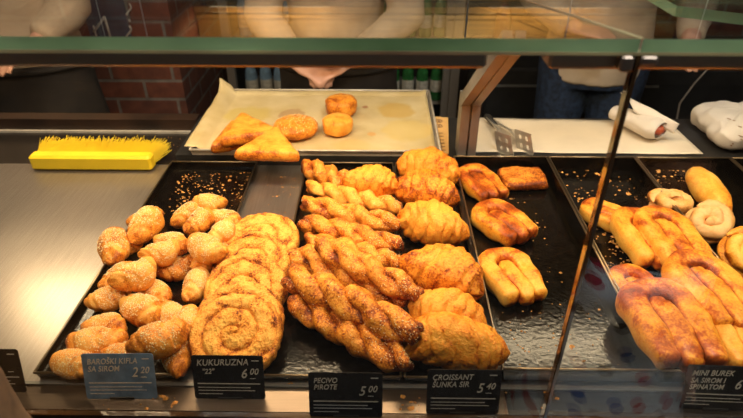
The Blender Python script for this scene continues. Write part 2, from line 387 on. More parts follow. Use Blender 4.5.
# ------------------------------------------------------------------ pastry shapes
def roll_shape(Lh, Rm, edges, rads, seed, bend=0.0, flat=0.8, rough=(.0012, .003), nr=56, ns=36, tw=0.12, irr=.10, step=.16):
    """wrapped roll along x, layers stepping down towards both tips"""
    V, F, B = [], [], []; off = Vector((seed * 3.1, seed * 1.7, 0)); ph = seed * 2.1
    for k in range(nr):
        t = -1 + 2 * k / (nr - 1)
        for i in range(ns):
            a = 2 * math.pi * i / ns
            u = t + tw * math.cos(a + ph) * (1 - abs(t)) * 1.0 + 0.05 * math.sin(2 * a + ph)
            u += irr * noise.noise(Vector((math.cos(a) * 1.3, math.sin(a) * 1.3, t * 2.5)) + off); u = max(-1, min(1, u)); au = abs(u); r = 0; edge = 0
            for q in range(len(rads)):
                e0, e1 = edges[q], edges[q + 1]
                if au <= e1 or q == len(rads) - 1:
                    s = (au - e0) / (e1 - e0); s = max(0, min(1, s))
                    r = rads[q] * (1 - step * s * s)
                    if q == len(rads) - 1: r *= math.sqrt(max(0, 1 - s ** 2.6)) * 0.96 + 0.04
                    else:
                        w = smooth01((s - 0.84) / 0.16); r = r * (1 - w) + rads[q + 1] * 0.93 * w; edge = max(0, 1 - abs(s - 0.8) * 6)
                    break
            tipf = math.sqrt(max(0.0, 1 - abs(t) ** 10)) * 0.97 + 0.03
            rr = Rm * r * tipf
            p = Vector((Lh * t, rr * math.cos(a), rr * math.sin(a)))
            p.y += bend * t * t
            if p.z < -flat * Rm * 0.75: p.z = -flat * Rm * 0.75 + (p.z + flat * Rm * 0.75) * 0.2
            d = noise.noise((p + off) * 22) * rough[1] + noise.noise((p + off) * 75) * rough[0] + noise.noise((p + off) * 200) * rough[0] * .6
            n_ = Vector((0, math.cos(a), math.sin(a)))
            p = p + n_ * d * (1 - abs(t) ** 8)
            V.append(p)
            B.append(0.24 + 0.16 * edge + 0.18 * smooth01((abs(t) - .7) / .3) - 0.10 * math.cos(3 * u) * (0.5) + 0.25 * max(0, -math.sin(a)) * 0.8 + 6 * d * 8)
    for k in range(nr - 1):
        for i in range(ns):
            j = (i + 1) % ns; F.append((k * ns + i, k * ns + j, (k + 1) * ns + j, (k + 1) * ns + i))
    F.append(tuple(reversed(range(ns)))); F.append(tuple((nr - 1) * ns + i for i in range(ns)))
    return MB().add(V, F, B)

def shell_noise(V, off, amp):
    out = []
    for p in V:
        p = Vector(p); q = p + off
        out.append(p + Vector((noise.noise(q * 40), noise.noise(q * 40 + Vector((9, 0, 0))), noise.noise(q * 40 + Vector((0, 9, 0))))) * amp[0]
                   + noise.noise(q * 130) * amp[1] * Vector((.4, .4, 1)))
    return out

def twist_shape(Ln, seed, rs=0.0150, rh=0.0108, turns=2.6):
    mb = MB(); n = 64; rg = random.Random(seed); ph0 = rg.random() * 6; off = Vector((seed * 2.3, 1, seed))
    for s in range(2):
        pts, rad, bk = [], [], []
        for k in range(n):
            t = k / (n - 1); a = ph0 + math.pi * s + 2 * math.pi * turns * t
            env = math.sin(math.pi * min(1, max(0, t)) ) ** 0.25 if 0 < t < 1 else 0
            h = rh * (0.35 + 0.65 * env)
            pts.append(Vector(((t - .5) * Ln, math.cos(a) * h * 1.15, math.sin(a) * h * 0.8)))
            rad.append(rs * (0.5 + 0.5 * env) * (1 + 0.16 * noise.noise(Vector((t * 9, seed, s * 3)))))
        V, F = tube_mesh(pts, rad, 20, (1.0, 1.12)); V = shell_noise(V, off, (.0055, .0022))
        b = []
        for p in V:
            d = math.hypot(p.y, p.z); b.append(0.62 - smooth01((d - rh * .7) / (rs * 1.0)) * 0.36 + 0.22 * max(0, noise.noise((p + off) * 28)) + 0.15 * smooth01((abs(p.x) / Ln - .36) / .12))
        mb.add(V, F, b)
    return mb

def spiral_shape(Rm, seed, turns=2.2, dome=0.010):
    mb = MB(); n = 150; off = Vector((seed, 2 * seed, 0)); pts, rad = [], []
    w = Rm / (turns + 0.55)
    for k in range(n):
        t = k / (n - 1); a = 2 * math.pi * turns * t + seed
        r = w * 0.30 + (Rm - w * 0.85) * t
        pts.append(Vector((r * math.cos(a), r * math.sin(a), 0.016 + dome * (1 - (r / Rm) ** 2) + 0.002 * math.sin(a * 3 + seed)))); rad.append((1 + .18 * noise.noise(Vector((t * 14, seed, 0)))) * w * (0.565 if k < n - 8 else 0.565 * (1 - (k - n + 8) / 9.)))
    V, F = tube_mesh(pts, rad, 18, (0.95, 1.05)); V = shell_noise(V, off, (.0045, .0030))
    V = [Vector((p.x, p.y, max(p.z, 0.0) if p.z > -.004 else -0.004 + (p.z + .004) * .15)) for p in V]
    b = []
    seg = 18
    for i, p in enumerate(V):
        a = 2 * math.pi * (i % seg) / seg
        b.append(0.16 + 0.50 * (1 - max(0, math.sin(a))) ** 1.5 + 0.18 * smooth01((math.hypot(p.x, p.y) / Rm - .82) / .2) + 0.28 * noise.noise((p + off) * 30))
    mb.add(V, F, b)
    # floor disc
    prof = []
    for i in range(40):
        a = 2 * math.pi * i / 40; prof.append((Rm * .82 * math.cos(a), Rm * .82 * math.sin(a)))
    q = len(mb.f); mb.prism(prof, 0.001, 0.013)
    return mb

def disc_spiral(Rm, seed, turns=2.5, th=.027):
    nr, ns = 64, 132; off = Vector((seed * 1.9, seed, 4)); V, F, B = [], [], []; w = Rm / turns
    def rimr(a): return Rm * (1 + .035 * noise.noise(Vector((math.cos(a) * 2.2, math.sin(a) * 2.2, seed))) + .028 * noise.noise(Vector((math.cos(a) * 9, math.sin(a) * 9, seed))))
    for k in range(nr):
        u = (k + .3) / (nr - 1) if k else .004; u = min(u, 1)
        for i in range(ns):
            a = 2 * math.pi * i / ns; rr = rimr(a); r = u * rr
            sp = r / w - a / (2 * math.pi) + .22 * noise.noise(Vector((r * 40 * math.cos(a), r * 40 * math.sin(a), seed)))
            f = sp - math.floor(sp); n_ = max(0, math.floor(sp))
            bulge = (math.sin(math.pi * min(1, f * 1.08))) ** .42 if f < .925 else 0.0
            q = Vector((r * math.cos(a), r * math.sin(a), 0)) + off
            edge = max(0.0, (u - .86) / .14)
            z = th * (.60 + .30 * bulge + .22 * (1 - u * u)) * math.sqrt(max(0, 1 - edge ** 3) * .97 + .03) + .0035 * noise.noise(q * 55) + .0022 * noise.noise(q * 150) + .0014 * noise.noise(q * 320)
            V.append((r * math.cos(a), r * math.sin(a), max(z, .002)))
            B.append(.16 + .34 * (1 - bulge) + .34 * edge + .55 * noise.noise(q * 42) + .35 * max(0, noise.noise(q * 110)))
    m0 = len(V)
    for s_, z in ((.97, .0), (.5, .0)):
        for i in range(ns):
            a = 2 * math.pi * i / ns; V.append((rimr(a) * s_ * math.cos(a), rimr(a) * s_ * math.sin(a), z)); B.append(.6)
    for k in range(nr + 1):
        for i in range(ns):
            j = (i + 1) % ns; F.append((k * ns + i, k * ns + j, (k + 1) * ns + j, (k + 1) * ns + i))
    F.append(tuple(reversed(range(ns)))); F.append(tuple((nr + 1) * ns + i for i in range(ns)))
    return MB().add(V, F, B)

def hairpin_shape(Ln, W, seed, Ht=0.036, core=True, spread=1.0):
    """coiled filled roll: a hairpin around a straight core, closed end at +x"""
    mb = MB(); off = Vector((seed * 1.3, seed, 2)); rs = W / 6 * 1.03
    yy = W / 2 - rs; xr = Ln / 2 - rs - yy
    path = []; n1 = 20
    for k in range(n1): path.append(Vector((-Ln / 2 + rs * 1.1 + (xr + Ln / 2 - rs * 1.1) * k / n1, -yy * (0.80 + 0.20 * k / n1), 0)))
    for k in range(22):
        a = -math.pi / 2 + math.pi * k / 21; path.append(Vector((xr + yy * math.cos(a), yy * math.sin(a), 0)))
    for k in range(1, n1 + 1): path.append(Vector((xr + (-Ln / 2 + rs * 1.3 - xr) * k / n1, yy * (1 - 0.18 * k / n1), 0)))
    n = len(path); rad = [rs * (1 + 0.06 * math.sin(k * .5 + seed)) * (0.72 + 0.28 * math.sin(math.pi * min(.5, k / n * 2.5, (1 - k / n) * 2.5 + .02))) for k in range(n)]
    V, F = tube_mesh([p + Vector((0, 0, Ht * .5)) for p in path], rad, 18, (Ht * .5 / rs, 1.06), .66)
    pc = [Vector((-Ln / 2 + rs * 0.9 + (xr + Ln / 2 - rs + yy * .30) * k / 19, 0.002 * math.sin(k * .4 + seed), Ht * .47)) for k in range(20)]
    rc = [rs * (0.86 + 0.2 * math.sin(math.pi * k / 19)) * (1 if 1 < k < 18 else .85) for k in range(20)]
    V2, F2 = tube_mesh(pc, rc, 18, (Ht * .5 / rs * .98, 1.04), .66)
    for ci, (VV, FF) in enumerate(((V, F), (V2, F2))):
        VV = shell_noise(VV, off, (.0018, .0007)); b = []
        for vi, p in enumerate(VV):
            h = p.z / Ht; up = math.sin(2 * math.pi * (vi % 18) / 18)
            inner = ci == 1 or (abs(p.y) < yy and p.x < xr + yy * .8)
            if inner and up < .75: b.append(.62 + .35 * (.75 - up) * (up > -.3)); continue
            b.append(0.14 + 0.30 * smooth01((h - .45) / .5) + 0.30 * max(-.3, noise.noise((p + off) * 16)) + 0.22 * smooth01((abs(p.x) / Ln - .36) / .12))
        mb.add([Vector((p.x, p.y, max(p.z, .0))) for p in VV], FF, b)
    return mb

def pillow_shape(poly, th, seed, rr=12, puff=1.0, amp=(.002, .0008), edgeb=0.25, base=0.3):
    """closed cushion over a polygon outline"""
    n = 72; pts = []
    per = [Vector((*p, 0)) for p in poly]; c = sum(per, Vector()) / len(per)
    segs = [(per[i], per[(i + 1) % len(per)]) for i in range(len(per))]; tot = sum((b - a).length for a, b in segs)
    for k in range(n):
        d = tot * k / n
        for a, b in segs:
            l = (b - a).length
            if d <= l: pts.append(a + (b - a) * (d / l)); break
            d -= l
    for _ in range(3): pts = [(pts[i - 1] + pts[i] * 2 + pts[(i + 1) % n]) / 4 for i in range(n)]
    off = Vector((seed, seed * 2, 1)); V, F, B = [], [], []
    prof = []
    for k in range(rr):
        a = -math.pi / 2 + math.pi * k / (rr - 1)
        prof.append((1 - (1 - math.cos(a)) * 0.18, 0.5 + 0.5 * math.sin(a)))
    inner = [0.7, 0.45, 0.2]
    allr = [(s, 0.0) for s in reversed(inner)] + prof + [(s, 1.0 + 0.10 * puff * (1 - s)) for s in inner]
    for s, h in allr:
        for p in pts:
            q = c + (p - c) * s; z = h * th
            v = Vector((q.x, q.y, z)); q2 = v + off
            v += Vector((noise.noise(q2 * 30), noise.noise(q2 * 30 + Vector((5, 0, 0))), (noise.noise(q2 * 35 + Vector((0, 5, 0))) + 0.4) * (1 if h > .3 else 0))) * amp[0]
            v.z += noise.noise(q2 * 120) * amp[1]
            V.append(v); B.append(base + edgeb * smooth01((s - .75) / .25) * (1 if h > .5 else .5) + .25 * noise.noise(q2 * 18))
    m = len(allr)
    for k in range(m - 1):
        for i in range(n):
            j = (i + 1) % n; F.append((k * n + i, k * n + j, (k + 1) * n + j, (k + 1) * n + i))
    V.append(c + Vector((0, 0, 0))); B.append(base); V.append(c + Vector((0, 0, th * (1 + .1 * puff)))); B.append(base)
    for i in range(n):
        j = (i + 1) % n; F.append((j, i, m * n)); F.append(((m - 1) * n + i, (m - 1) * n + j, m * n + 1))
    return MB().add(V, F, B)

def seeds_on(me, count, seed, size=.0030, zmin=0.15, dens=None):
    rg = random.Random(seed); mb = MB(); polys = [p for p in me.polygons if p.normal.z > zmin and p.area > 1e-8]
    if not polys: return mb
    w = [p.area * (0.35 + p.normal.z) * (dens(p.center) if dens else 1) for p in polys]
    for p in rg.choices(polys, w, k=count):
        vs = [me.vertices[i].co for i in p.vertices]; a, b = rg.random(), rg.random()
        c = vs[0].lerp(vs[1], a).lerp(vs[3].lerp(vs[2], a) if len(vs) > 3 else vs[2], b); n_ = p.normal
        t = Vector((rg.uniform(-1, 1), rg.uniform(-1, 1), rg.uniform(-1, 1))); t = (t - n_ * t.dot(n_)).normalized(); s = n_.cross(t)
        l = size * rg.uniform(.8, 1.2); c = c + n_ * l * .12
        V = [c + t * l * .55, c - t * l * .5, c + s * l * .3, c - s * l * .3, c + n_ * l * .26, c - n_ * l * .26]
        mb.add(V, [(0, 2, 4), (2, 1, 4), (1, 3, 4), (3, 0, 4), (2, 0, 5), (1, 2, 5), (3, 1, 5), (0, 3, 5)])
    return mb

def proto(kind, mb, mat, seedn=0, sd=0, size=.003, dens=None):
    """mesh pair (body, seeds)"""
    me = mesh_of(mb, kind, M[mat], True)
    sm = None
    if seedn:
        s = seeds_on(me, seedn, sd, size, dens=dens); sm = mesh_of(s, 'sesame_seeds', M['seed'], True)
    return (me, sm)

# ------------------------------------------------------------------ placing with settling
placed = []   # (bvh, lo, hi)
def world_bvh(me, mw, shrink):
    c = sum((v.co for v in me.vertices), Vector()) / len(me.vertices)
    vs = [mw @ (c + (v.co - c) * shrink) for v in me.vertices]
    lo = Vector((min(v.x for v in vs), min(v.y for v in vs), min(v.z for v in vs))); hi = Vector((max(v.x for v in vs), max(v.y for v in vs), max(v.z for v in vs)))
    return vs, lo, hi

YMIN = .568
def settle(me, rot, xy_of, scale, base, shrink=0.90, zmax=0.16, step=0.003, fixed=None):
    """lowest height at which the piece clears what is already there"""
    S = Matrix.Diagonal((*scale, 1)); polys = [tuple(p.vertices) for p in me.polygons]
    m0 = rot.to_4x4() @ S
    vs0, lo0, hi0 = world_bvh(me, m0, 1.0); vss, los, his = world_bvh(me, m0, shrink)
    z = base - lo0.z; cz = (lo0.z + hi0.z) / 2
    if fixed is not None: z = fixed - lo0.z
    while True:
        x, y = xy_of(z + cz); y = max(y, YMIN - lo0.y)
        T = Vector((x, y, z)); hit = False
        if fixed is not None: break
        lo, hi = los + T, his + T; cand = [b for b, l, h in placed if all(lo[i] < h[i] and hi[i] > l[i] for i in range(3))]
        if cand:
            b = BVHTree.FromPolygons([v + T for v in vss], polys)
            hit = any(b.overlap(c) for c in cand)
        if not hit or z > zmax: break
        z += step
    b = BVHTree.FromPolygons([v + T for v in vss], polys)
    placed.append((b, los + T, his + T))
    return T

def put(name, pm, ends, label, cat, group, base, L0, smin=.85, smax=1.15, tilt=0.0, roll=0.0, flip=False, width=1.0, zguess=0.03, shrink=.90, fixed=None, zmax=.16, uz=1.0, seedname='sesame_seeds'):
    """ends = pixel end points of the long axis ((x1,y1),(x2,y2))"""
    me, sm = pm; (x1, y1), (x2, y2) = ends
    a, b = P(x1, y1, base + zguess), P(x2, y2, base + zguess); d = b - a; yaw = math.atan2(d.y, d.x) + (math.pi if flip else 0)
    s = max(smin, min(smax, d.length / L0)); mx, my = (x1 + x2) / 2, (y1 + y2) / 2
    rot = Matrix.Rotation(yaw, 3, 'Z') @ Matrix.Rotation(tilt, 3, 'Y') @ Matrix.Rotation(roll, 3, 'X')
    def xy(zc):
        p = P(mx, my, zc); return p.x, p.y
    T = settle(me, rot, xy, (s, s * width, s * width * uz), base, shrink, zmax=zmax, fixed=fixed)
    o = link(name, me); o.location = T; o.rotation_euler = rot.to_euler(); o.scale = (s, s * width, s * width * uz)
    tag(o, label, cat, group)
    if sm:
        c = link(seedname, sm, o); c['kind'] = 'stuff'
    return o

# ================================================================== THE ROOM
def struct(o): o['kind'] = 'structure'; return o
def slab(name, lo, hi, mat): return struct(MB().box(lo, hi).build(name, M[mat]))
slab('floor', (-3.2, -3.2, FLOOR - .05), (3.2, 3.5, FLOOR), 'floor')
slab('ceiling', (-3.2, -3.2, 2.0), (3.2, 3.5, 2.05), 'darkwall')
slab('wall_back', (-3.2, 3.4, FLOOR), (3.2, 3.5, 2.0), 'darkwall')
slab('wall_left', (-3.2, -3.2, FLOOR), (-3.1, 3.4, 2.0), 'plaster')
slab('wall_right', (3.1, -3.2, FLOOR), (3.2, 3.4, 2.0), 'plaster')
wf = MB().box((-3.1, -3.2, FLOOR), (3.1, -3.1, -.1)).box((-3.1, -3.2, 1.6), (3.1, -3.1, 2.0)).box((-3.1, -3.2, -.1), (-2.2, -3.1, 1.6)).box((2.2, -3.2, -.1), (3.1, -3.1, 1.6))
struct(wf.build('wall_front', M['plaster']))
w1 = struct(MB().box((-2.2, -3.16, -.1), (2.2, -3.15, 1.6)).build('window_1', M['glass']))
wfr = MB()
for x in (-2.2, -.75, .7, 2.15): wfr.box((x, -3.18, -.1), (x + .05, -3.12, 1.6))
wfr.box((-2.2, -3.18, -.1), (2.2, -3.12, -.05)); wfr.box((-2.2, -3.18, 1.55), (2.2, -3.12, 1.6)); wfr.build('window_frame', M['black'], w1)
slab('brick_pillar', (-1.75, 2.3, FLOOR), (-.835, 3.4, 2.0), 'brick')
slab('brick_wall', (1.35, 2.95, FLOOR), (3.1, 3.4, 2.0), 'brick')
# brass hood panel over the back counter
hood = MB().box((-.83, 2.62, 1.05), (1.34, 2.66, 1.42)); hood.box((-.83, 2.60, .93), (1.34, 2.64, 1.035))
slab_h = hood.build('trim_1', M['gold']); struct(slab_h)
struct(MB().box((-.83, 2.67, .93), (1.34, 3.39, 1.45)).build('trim_2', M['darkwall']))

# ================================================================== DISPLAY CASE
case = empty('display_case', (0, .9, FLOOR)); tag(case, 'long glass fronted bakery display case with brushed steel deck and glass top', 'display case')
def cb(mb, name, mat, smooth=False):
    if name == 'cabinet_body': mb.v = [(c, a, b) for a, b, c in mb.v]
    mats = [M[m] for m in mat] if isinstance(mat, (list, tuple)) else M[mat]
    o = mb.build(name, mats, None, smooth); o.parent = case; o.matrix_parent_inverse = Matrix.Translation((0, -.9, -FLOOR)); return o
XL, XR = -1.45, 1.45; XS = -.512
YG = 0.516; ZT = 0.54
cb(MB().prism([(.512, -.032), (1.50, -.032), (1.50, FLOOR), (.60, FLOOR), (.60, -.74), (.512, -.74)], XL, XR), 'cabinet_body', 'wood')
o = cb(MB().box((XL, .574, -.03), (XR, 1.262, 0)), 'steel_deck', 'deck')
o = cb(MB().box((XL, .5255, -.03), (.19, .568, -.002)), 'front_ledge', 'ledge'); o['label'] = 'brown toned steel front ledge'
o = cb(MB().box((.1905, .5255, -.03), (XR, .568, -.002)), 'front_ledge', 'blackgloss'); o['label'] = 'black right end of the front ledge'
cb(MB().box((XL, .5685, -.03), (XR, .5735, .0005)), 'edge_strip', 'bracket')
cb(MB().box((XL, 1.2625, -.03), (XS, 1.447, -.002)), 'back_shelf', 'blackgloss')
cb(MB().box((XL, 1.4475, -.03), (XS, 1.456, .004)), 'steel_edge', 'sheetmetal')
cb(MB().box((XL, 1.4565, -.03), (XS, 1.50, .036)), 'back_rim', 'wood')
cb(MB().box((XS + .001, 1.2625, -.03), (XR, 1.50, .028)), 'raised_shelf', 'black')
# glass panes
top = MB().prism([(XL, YG), (.236, YG), (.054, .875), (XL, .875)], ZT - .012, ZT, 0, 1)
top.m[3] = 0; cb(top, 'top_pane', ['glass', 'glassedge'])
top2 = MB().prism([(.2385, YG), (XR, YG), (XR, .875), (.0565, .875)], ZT - .012, ZT, 0, 1)
top2.m[5] = 0; cb(top2, 'top_pane', ['glass', 'glassedge'])
sm_ = MB().bar((.2372, YG + .001, ZT + .0005), (.0553, .874, ZT + .0005), .004, .0008); cb(sm_, 'seam_strip', 'channel')
shelf = MB().prism([(.408, .81), (.80, .577), (1.2, .577), (1.2, 1.0), (.408, 1.0)], .486, .50, 0, 1)
cb(shelf, 'inner_glass_shelf', ['glass', 'glassedge'])
def pane(x0, x1):
    q = MB().box((x0, YG, -.002), (x1, YG + .008, ZT - .0148)); q.m = [1, 1, 0, 1, 0, 1]; return q
fp = pane(XL, .2355)
cb(fp, 'front_pane', ['glass', 'glassedgedark'])
fp = pane(.2409, XR)
cb(fp, 'front_pane', ['glass', 'glassedgedark'])
cb(MB().box((XL, YG - .0005, ZT - .0152), (XR, YG + .010, ZT - .0122)), 'glass_channel', 'channel')
# light bars
for x0, x1 in ((XL, .103), (.162, XR)):
    lb = cb(MB().box((x0, .532, .5055), (x1, .566, .5250), bev=.003), 'light_bar', 'bar')
    q = MB().box((x0 + .01, .542, .5035), (x1 - .01, .560, .5052)).build('led_strip', M['led'], None); q.parent = lb
# bracket
bk = MB(); top_pt = Vector((.131, .585, .518)); elb = Vector((.206, 1.283, .175))
bk.bar((.206, 1.283, .0285), (.206, 1.283, .185), .020, .05, (0, 1, 0)); bk.bar((.231, 1.283, .0285), (.231, 1.283, .185), .020, .05, (0, 1, 0))
bk.bar((.2185, 1.29, .0285), (.2185, 1.29, .18), .012, .04, (0, 1, 0))
for dx in (-.0, .025):
    bk.bar(elb + Vector((dx, 0, -.005)), top_pt + Vector((dx * .55, 0, 0)), .020, .032, (0, 0, 1), w2=.0105, h2=.02)
bk.bar(elb + Vector((.0125, .008, -.008)), top_pt + Vector((.007, .004, -.004)), .010, .026, (0, 0, 1), w2=.006, h2=.014)
cb(bk, 'glass_bracket', 'bracket')
cb(MB().box((.2362, YG - .0015, -.002), (.2402, YG + .011, ZT - .0148)), 'joint_strip', 'glassedgedark')
cl = MB().box((.222, YG - .004, ZT - .030), (.234, YG + .012, ZT - .0150), bev=.002).box((.240, YG - .004, ZT - .024), (.256, YG + .012, ZT - .0150), bev=.002)
cb(cl, 'glass_clip', 'bar')

# ================================================================== TRAYS
def tray(name, x0, x1, y0, y1, z0, h, mat, label, rimw=.004, group='black baking trays side by side on the deck'):
    t = .0015
    mb = MB()
    s = .006 * h / .03   # wall slant
    o_ = [(x0, y0), (x1, y0), (x1, y1), (x0, y1)]; i_ = [(x0 + s, y0 + s), (x1 - s, y0 + s), (x1 - s, y1 - s), (x0 + s, y1 - s)]
    V = [(x, y, z0 + h) for x, y in o_] + [(x, y, z0 + t) for x, y in i_] + [(x, y, z0) for x, y in i_]
    # inner walls, bottom, outer walls
    F = [(4, 5, 6, 7), (11, 10, 9, 8)]
    for k in range(4):
        j = (k + 1) % 4; F.append((k, j, 4 + j, 4 + k)); F.append((j, k, 8 + k, 8 + j))
    mb.add(V, F); ob = mb.build(name, M[mat]); tag(ob, label, 'tray', group)
    rm = MB(); z = z0 + h; w = rimw
    for a, b in (((x0, y0), (x1, y0)), ((x1, y0), (x1, y1)), ((x1, y1), (x0, y1)), ((x0, y1), (x0, y0))):
        rm.tube([(a[0], a[1], z), (b[0], b[1], z)], w / 2, 8)
    rm.build('rim', M['trayrim' if mat != 'sheetmetal' else 'sheetmetal'], ob, True)
    return ob
g = .003
TX = [-.522, -.302, -.181, .039, .184, .418, .634, .867, 1.1]
Y0, Y1 = .578, 1.252
tray('baking_tray', TX[0] + g, TX[1] - g, Y0, Y1, .0005, .014, 'tray', 'black baking tray under the heap of small sesame rolls')
tray('baking_tray', TX[2] + g, TX[3] - g, Y0, Y1, .0005, .014, 'tray', 'black baking tray under the pile of twisted sesame sticks')
tray('baking_tray', TX[3] + g, TX[4] - g, Y0, Y1, .0005, .014, 'tray', 'narrow black baking tray under the column of large croissants')
tray('baking_tray', TX[4] + g, TX[5] - g, Y0, Y1, .0005, .034, 'tray', 'half empty black baking tray with shiny base right of the croissants')
tray('baking_tray', TX[5] + g, TX[6] - g, Y0, Y1, .0005, .034, 'tray', 'deep black baking tray under the long coiled bureks at right')
tray('baking_tray', TX[6] + g, TX[7] - g, Y0, Y1, .0005, .034, 'tray', 'black baking tray under the pale round bun at far right')
tray('baking_tray', TX[7] + g, TX[8] - g, Y0, Y1, .0005, .034, 'tray', 'black baking tray cut by the right edge of the photo')

# sheet pan on the back shelf with parchment
c0, c1, c2, c3 = P(188, 163, .03), P(444, 160, .03), P(427, 93, .045), P(222, 95, .045)
sx0, sx1 = (c0.x + c3.x) / 2, (c1.x + c2.x) / 2
SY0, SY1 = 1.258, 1.665; print('PAN', sx0, sx1)
sp_ = tray('sheet_pan', sx0, sx1, SY0, SY1, .0287, .016, 'sheetmetal', 'large steel sheet pan lined with stained parchment on back shelf', .006, None)
pmb = MB(); nx, ny = 60, 40; V = []; F = []
for j in range(ny + 1):
    for i in range(nx + 1):
        u, v = i / nx, j / ny; x = sx0 - .016 + (sx1 - sx0 + .006) * u; y = SY0 + .008 + (SY1 - SY0 - .012) * v
        z = .0335 + .003 * (noise.noise(Vector((x * 9, y * 9, 3))) + .6)
        if u < .055: z = max(z, .0505 + .004 * noise.noise(Vector((y * 14, 1, 1)))) if u < .03 else z + .014
        if u > .97: z += .006 * (u - .97) / .03
        if v > .97: z += .008 * (v - .97) / .03
        if u < .06 and v > .9: z += .025 * (v - .9) * 10 * (1 - u / .06); 
        V.append((x, y, z))
for j in range(ny):
    for i in range(nx): F.append((j * (nx + 1) + i, j * (nx + 1) + i + 1, (j + 1) * (nx + 1) + i + 1, (j + 1) * (nx + 1) + i))
pmb.add(V, F); po = pmb.build('parchment_paper', M['parchment'], None, True); tag(po, 'brown stained parchment sheet lying in the steel sheet pan', 'parchment')
md = po.modifiers.new('thickness', 'SOLIDIFY'); md.thickness = .0004

# cream paper on raised shelf, right
V, F = [], []; nx, ny = 50, 14
a0, a1, a2, a3 = P(461, 152, .029), P(703, 155, .029), P(668, 122, .029), P(459, 114, .029)
a3.y = min(a3.y, 1.497); a2.y = min(a2.y, 1.497)
for j in range(ny + 1):
    for i in range(nx + 1):
        u, v = i / nx, j / ny; p = a0.lerp(a1, u).lerp(a3.lerp(a2, u), v); V.append((p.x, max(p.y, 1.264), .0295 + .0022 * (noise.noise(Vector((p.x * 8, p.y * 8, 1))) + .7)))
for j in range(ny):
    for i in range(nx): F.append((j * (nx + 1) + i, j * (nx + 1) + i + 1, (j + 1) * (nx + 1) + i + 1, (j + 1) * (nx + 1) + i))
pp = MB().add(V, F).build('paper_sheet', M['paper'], None, True); tag(pp, 'cream paper sheet spread over shelf under the tongs', 'paper'); pp.modifiers.new('thickness', 'SOLIDIFY').thickness = .0004

# ================================================================== PASTRIES
SM = 'sesame rolls heaped on the left tray'
minis = []
for k in range(5):
    mb = roll_shape(.044, .0250, (0, .46, .78, 1.0), (1.0, .78, .55), k + 1, bend=.010 * (k % 3), rough=(.0008, .0035), tw=.26, step=.14, irr=.14)
    minis.append(proto('sesame_roll', mb, 'mini', 340, k, .0025, dens=lambda c: 1 if abs(c.x) < .021 else .06))
mini_list = [
 # bottom row first, then upper ones; pixel ends
 ((84, 380), (48, 372), 'pale sesame roll at front left corner of tray', .2),
 ((184, 378), (158, 352), 'sesame roll tucked between blue tag and spiral buns', .2),
 ((140, 356), (108, 352), 'sesame roll peeking above the middle of blue price tag', .2),
 ((128, 325), (84, 322), 'sesame roll above the darkest front roll on left edge', 0),
 ((186, 330), (162, 304), 'rounded sesame roll beside the third spiral bun', 0),
 ((168, 300), (140, 282), 'sesame roll half hidden in middle of the heap', 0),
 ((205, 272), (226, 238), 'sesame roll touching the rearmost spiral bun', 0),
 ((122, 252), (140, 232), 'small sesame roll wedged behind the left edge rolls', 0),
 ((155, 262), (170, 244), 'sesame roll low in the centre back of heap', 0),
 ((112, 262), (116, 228), 'upright sesame roll poking out at left edge of heap', 0),
 ((208, 214), (240, 226), 'sesame roll at back right beside the steel strip', 0),
 ((182, 222), (196, 206), 'small sesame roll behind the ridged back roll', 0),
 ((194, 203), (224, 203), 'rearmost sesame roll lying nearest to tray crumbs', 0),
 ((86, 306), (132, 290), 'slim pale sesame roll pointing left above tray edge', 0),
 ((98, 286), (138, 264), 'browned sesame roll slanting up along the left edge', 0),
 ((128, 222), (162, 212), 'back left sesame roll with brown tip beside bare tray', 0),
 ((142, 240), (154, 206), 'sesame roll standing tallest at back left of heap', 0),
 ((62, 346), (128, 340), 'darkest brown sesame roll thick with seeds above the blue tag', 0),
 ((128, 352), (190, 326), 'long sesame roll slanting above the right half of blue tag', 0),
 ((122, 292), (160, 324), 'smooth plump sesame roll in middle of front heap', 0),
 ((188, 300), (204, 268), 'sesame roll standing upright beside second spiral bun', 0),
 ((116, 288), (160, 262), 'broad sesame roll slanting in the heap centre', 0),
 ((158, 276), (198, 260), 'pale domed sesame roll on top of heap centre', 0),
 ((188, 240), (222, 256), 'seed covered sesame roll on top near spiral buns', 0),
 ((156, 236), (186, 248), 'striped sesame roll on top at back of heap', 0),
 ((186, 230), (212, 212), 'golden ridged sesame roll on top at the back', 0),
 ((150, 258), (176, 248), 'sesame roll lying across the back centre of heap', 0),
 ((182, 338), (196, 306), 'sesame roll leaning up between front heap and spiral buns', 0),
 ((214, 240), (232, 222), 'sesame roll leaning against the rearmost spiral bun', 0),
]
for k, (a, b, lab, tl) in enumerate(mini_list):
    put('sesame_roll', minis[(k * 2) % 5], (a, b), lab, 'sesame roll', SM, .003, .088, .90, 1.15, width=rnd.uniform(.95, 1.12), roll=rnd.uniform(-.4, .4), zguess=.03 if k < 13 else .05, shrink=.80, zmax=.030 if k < 13 else .058)

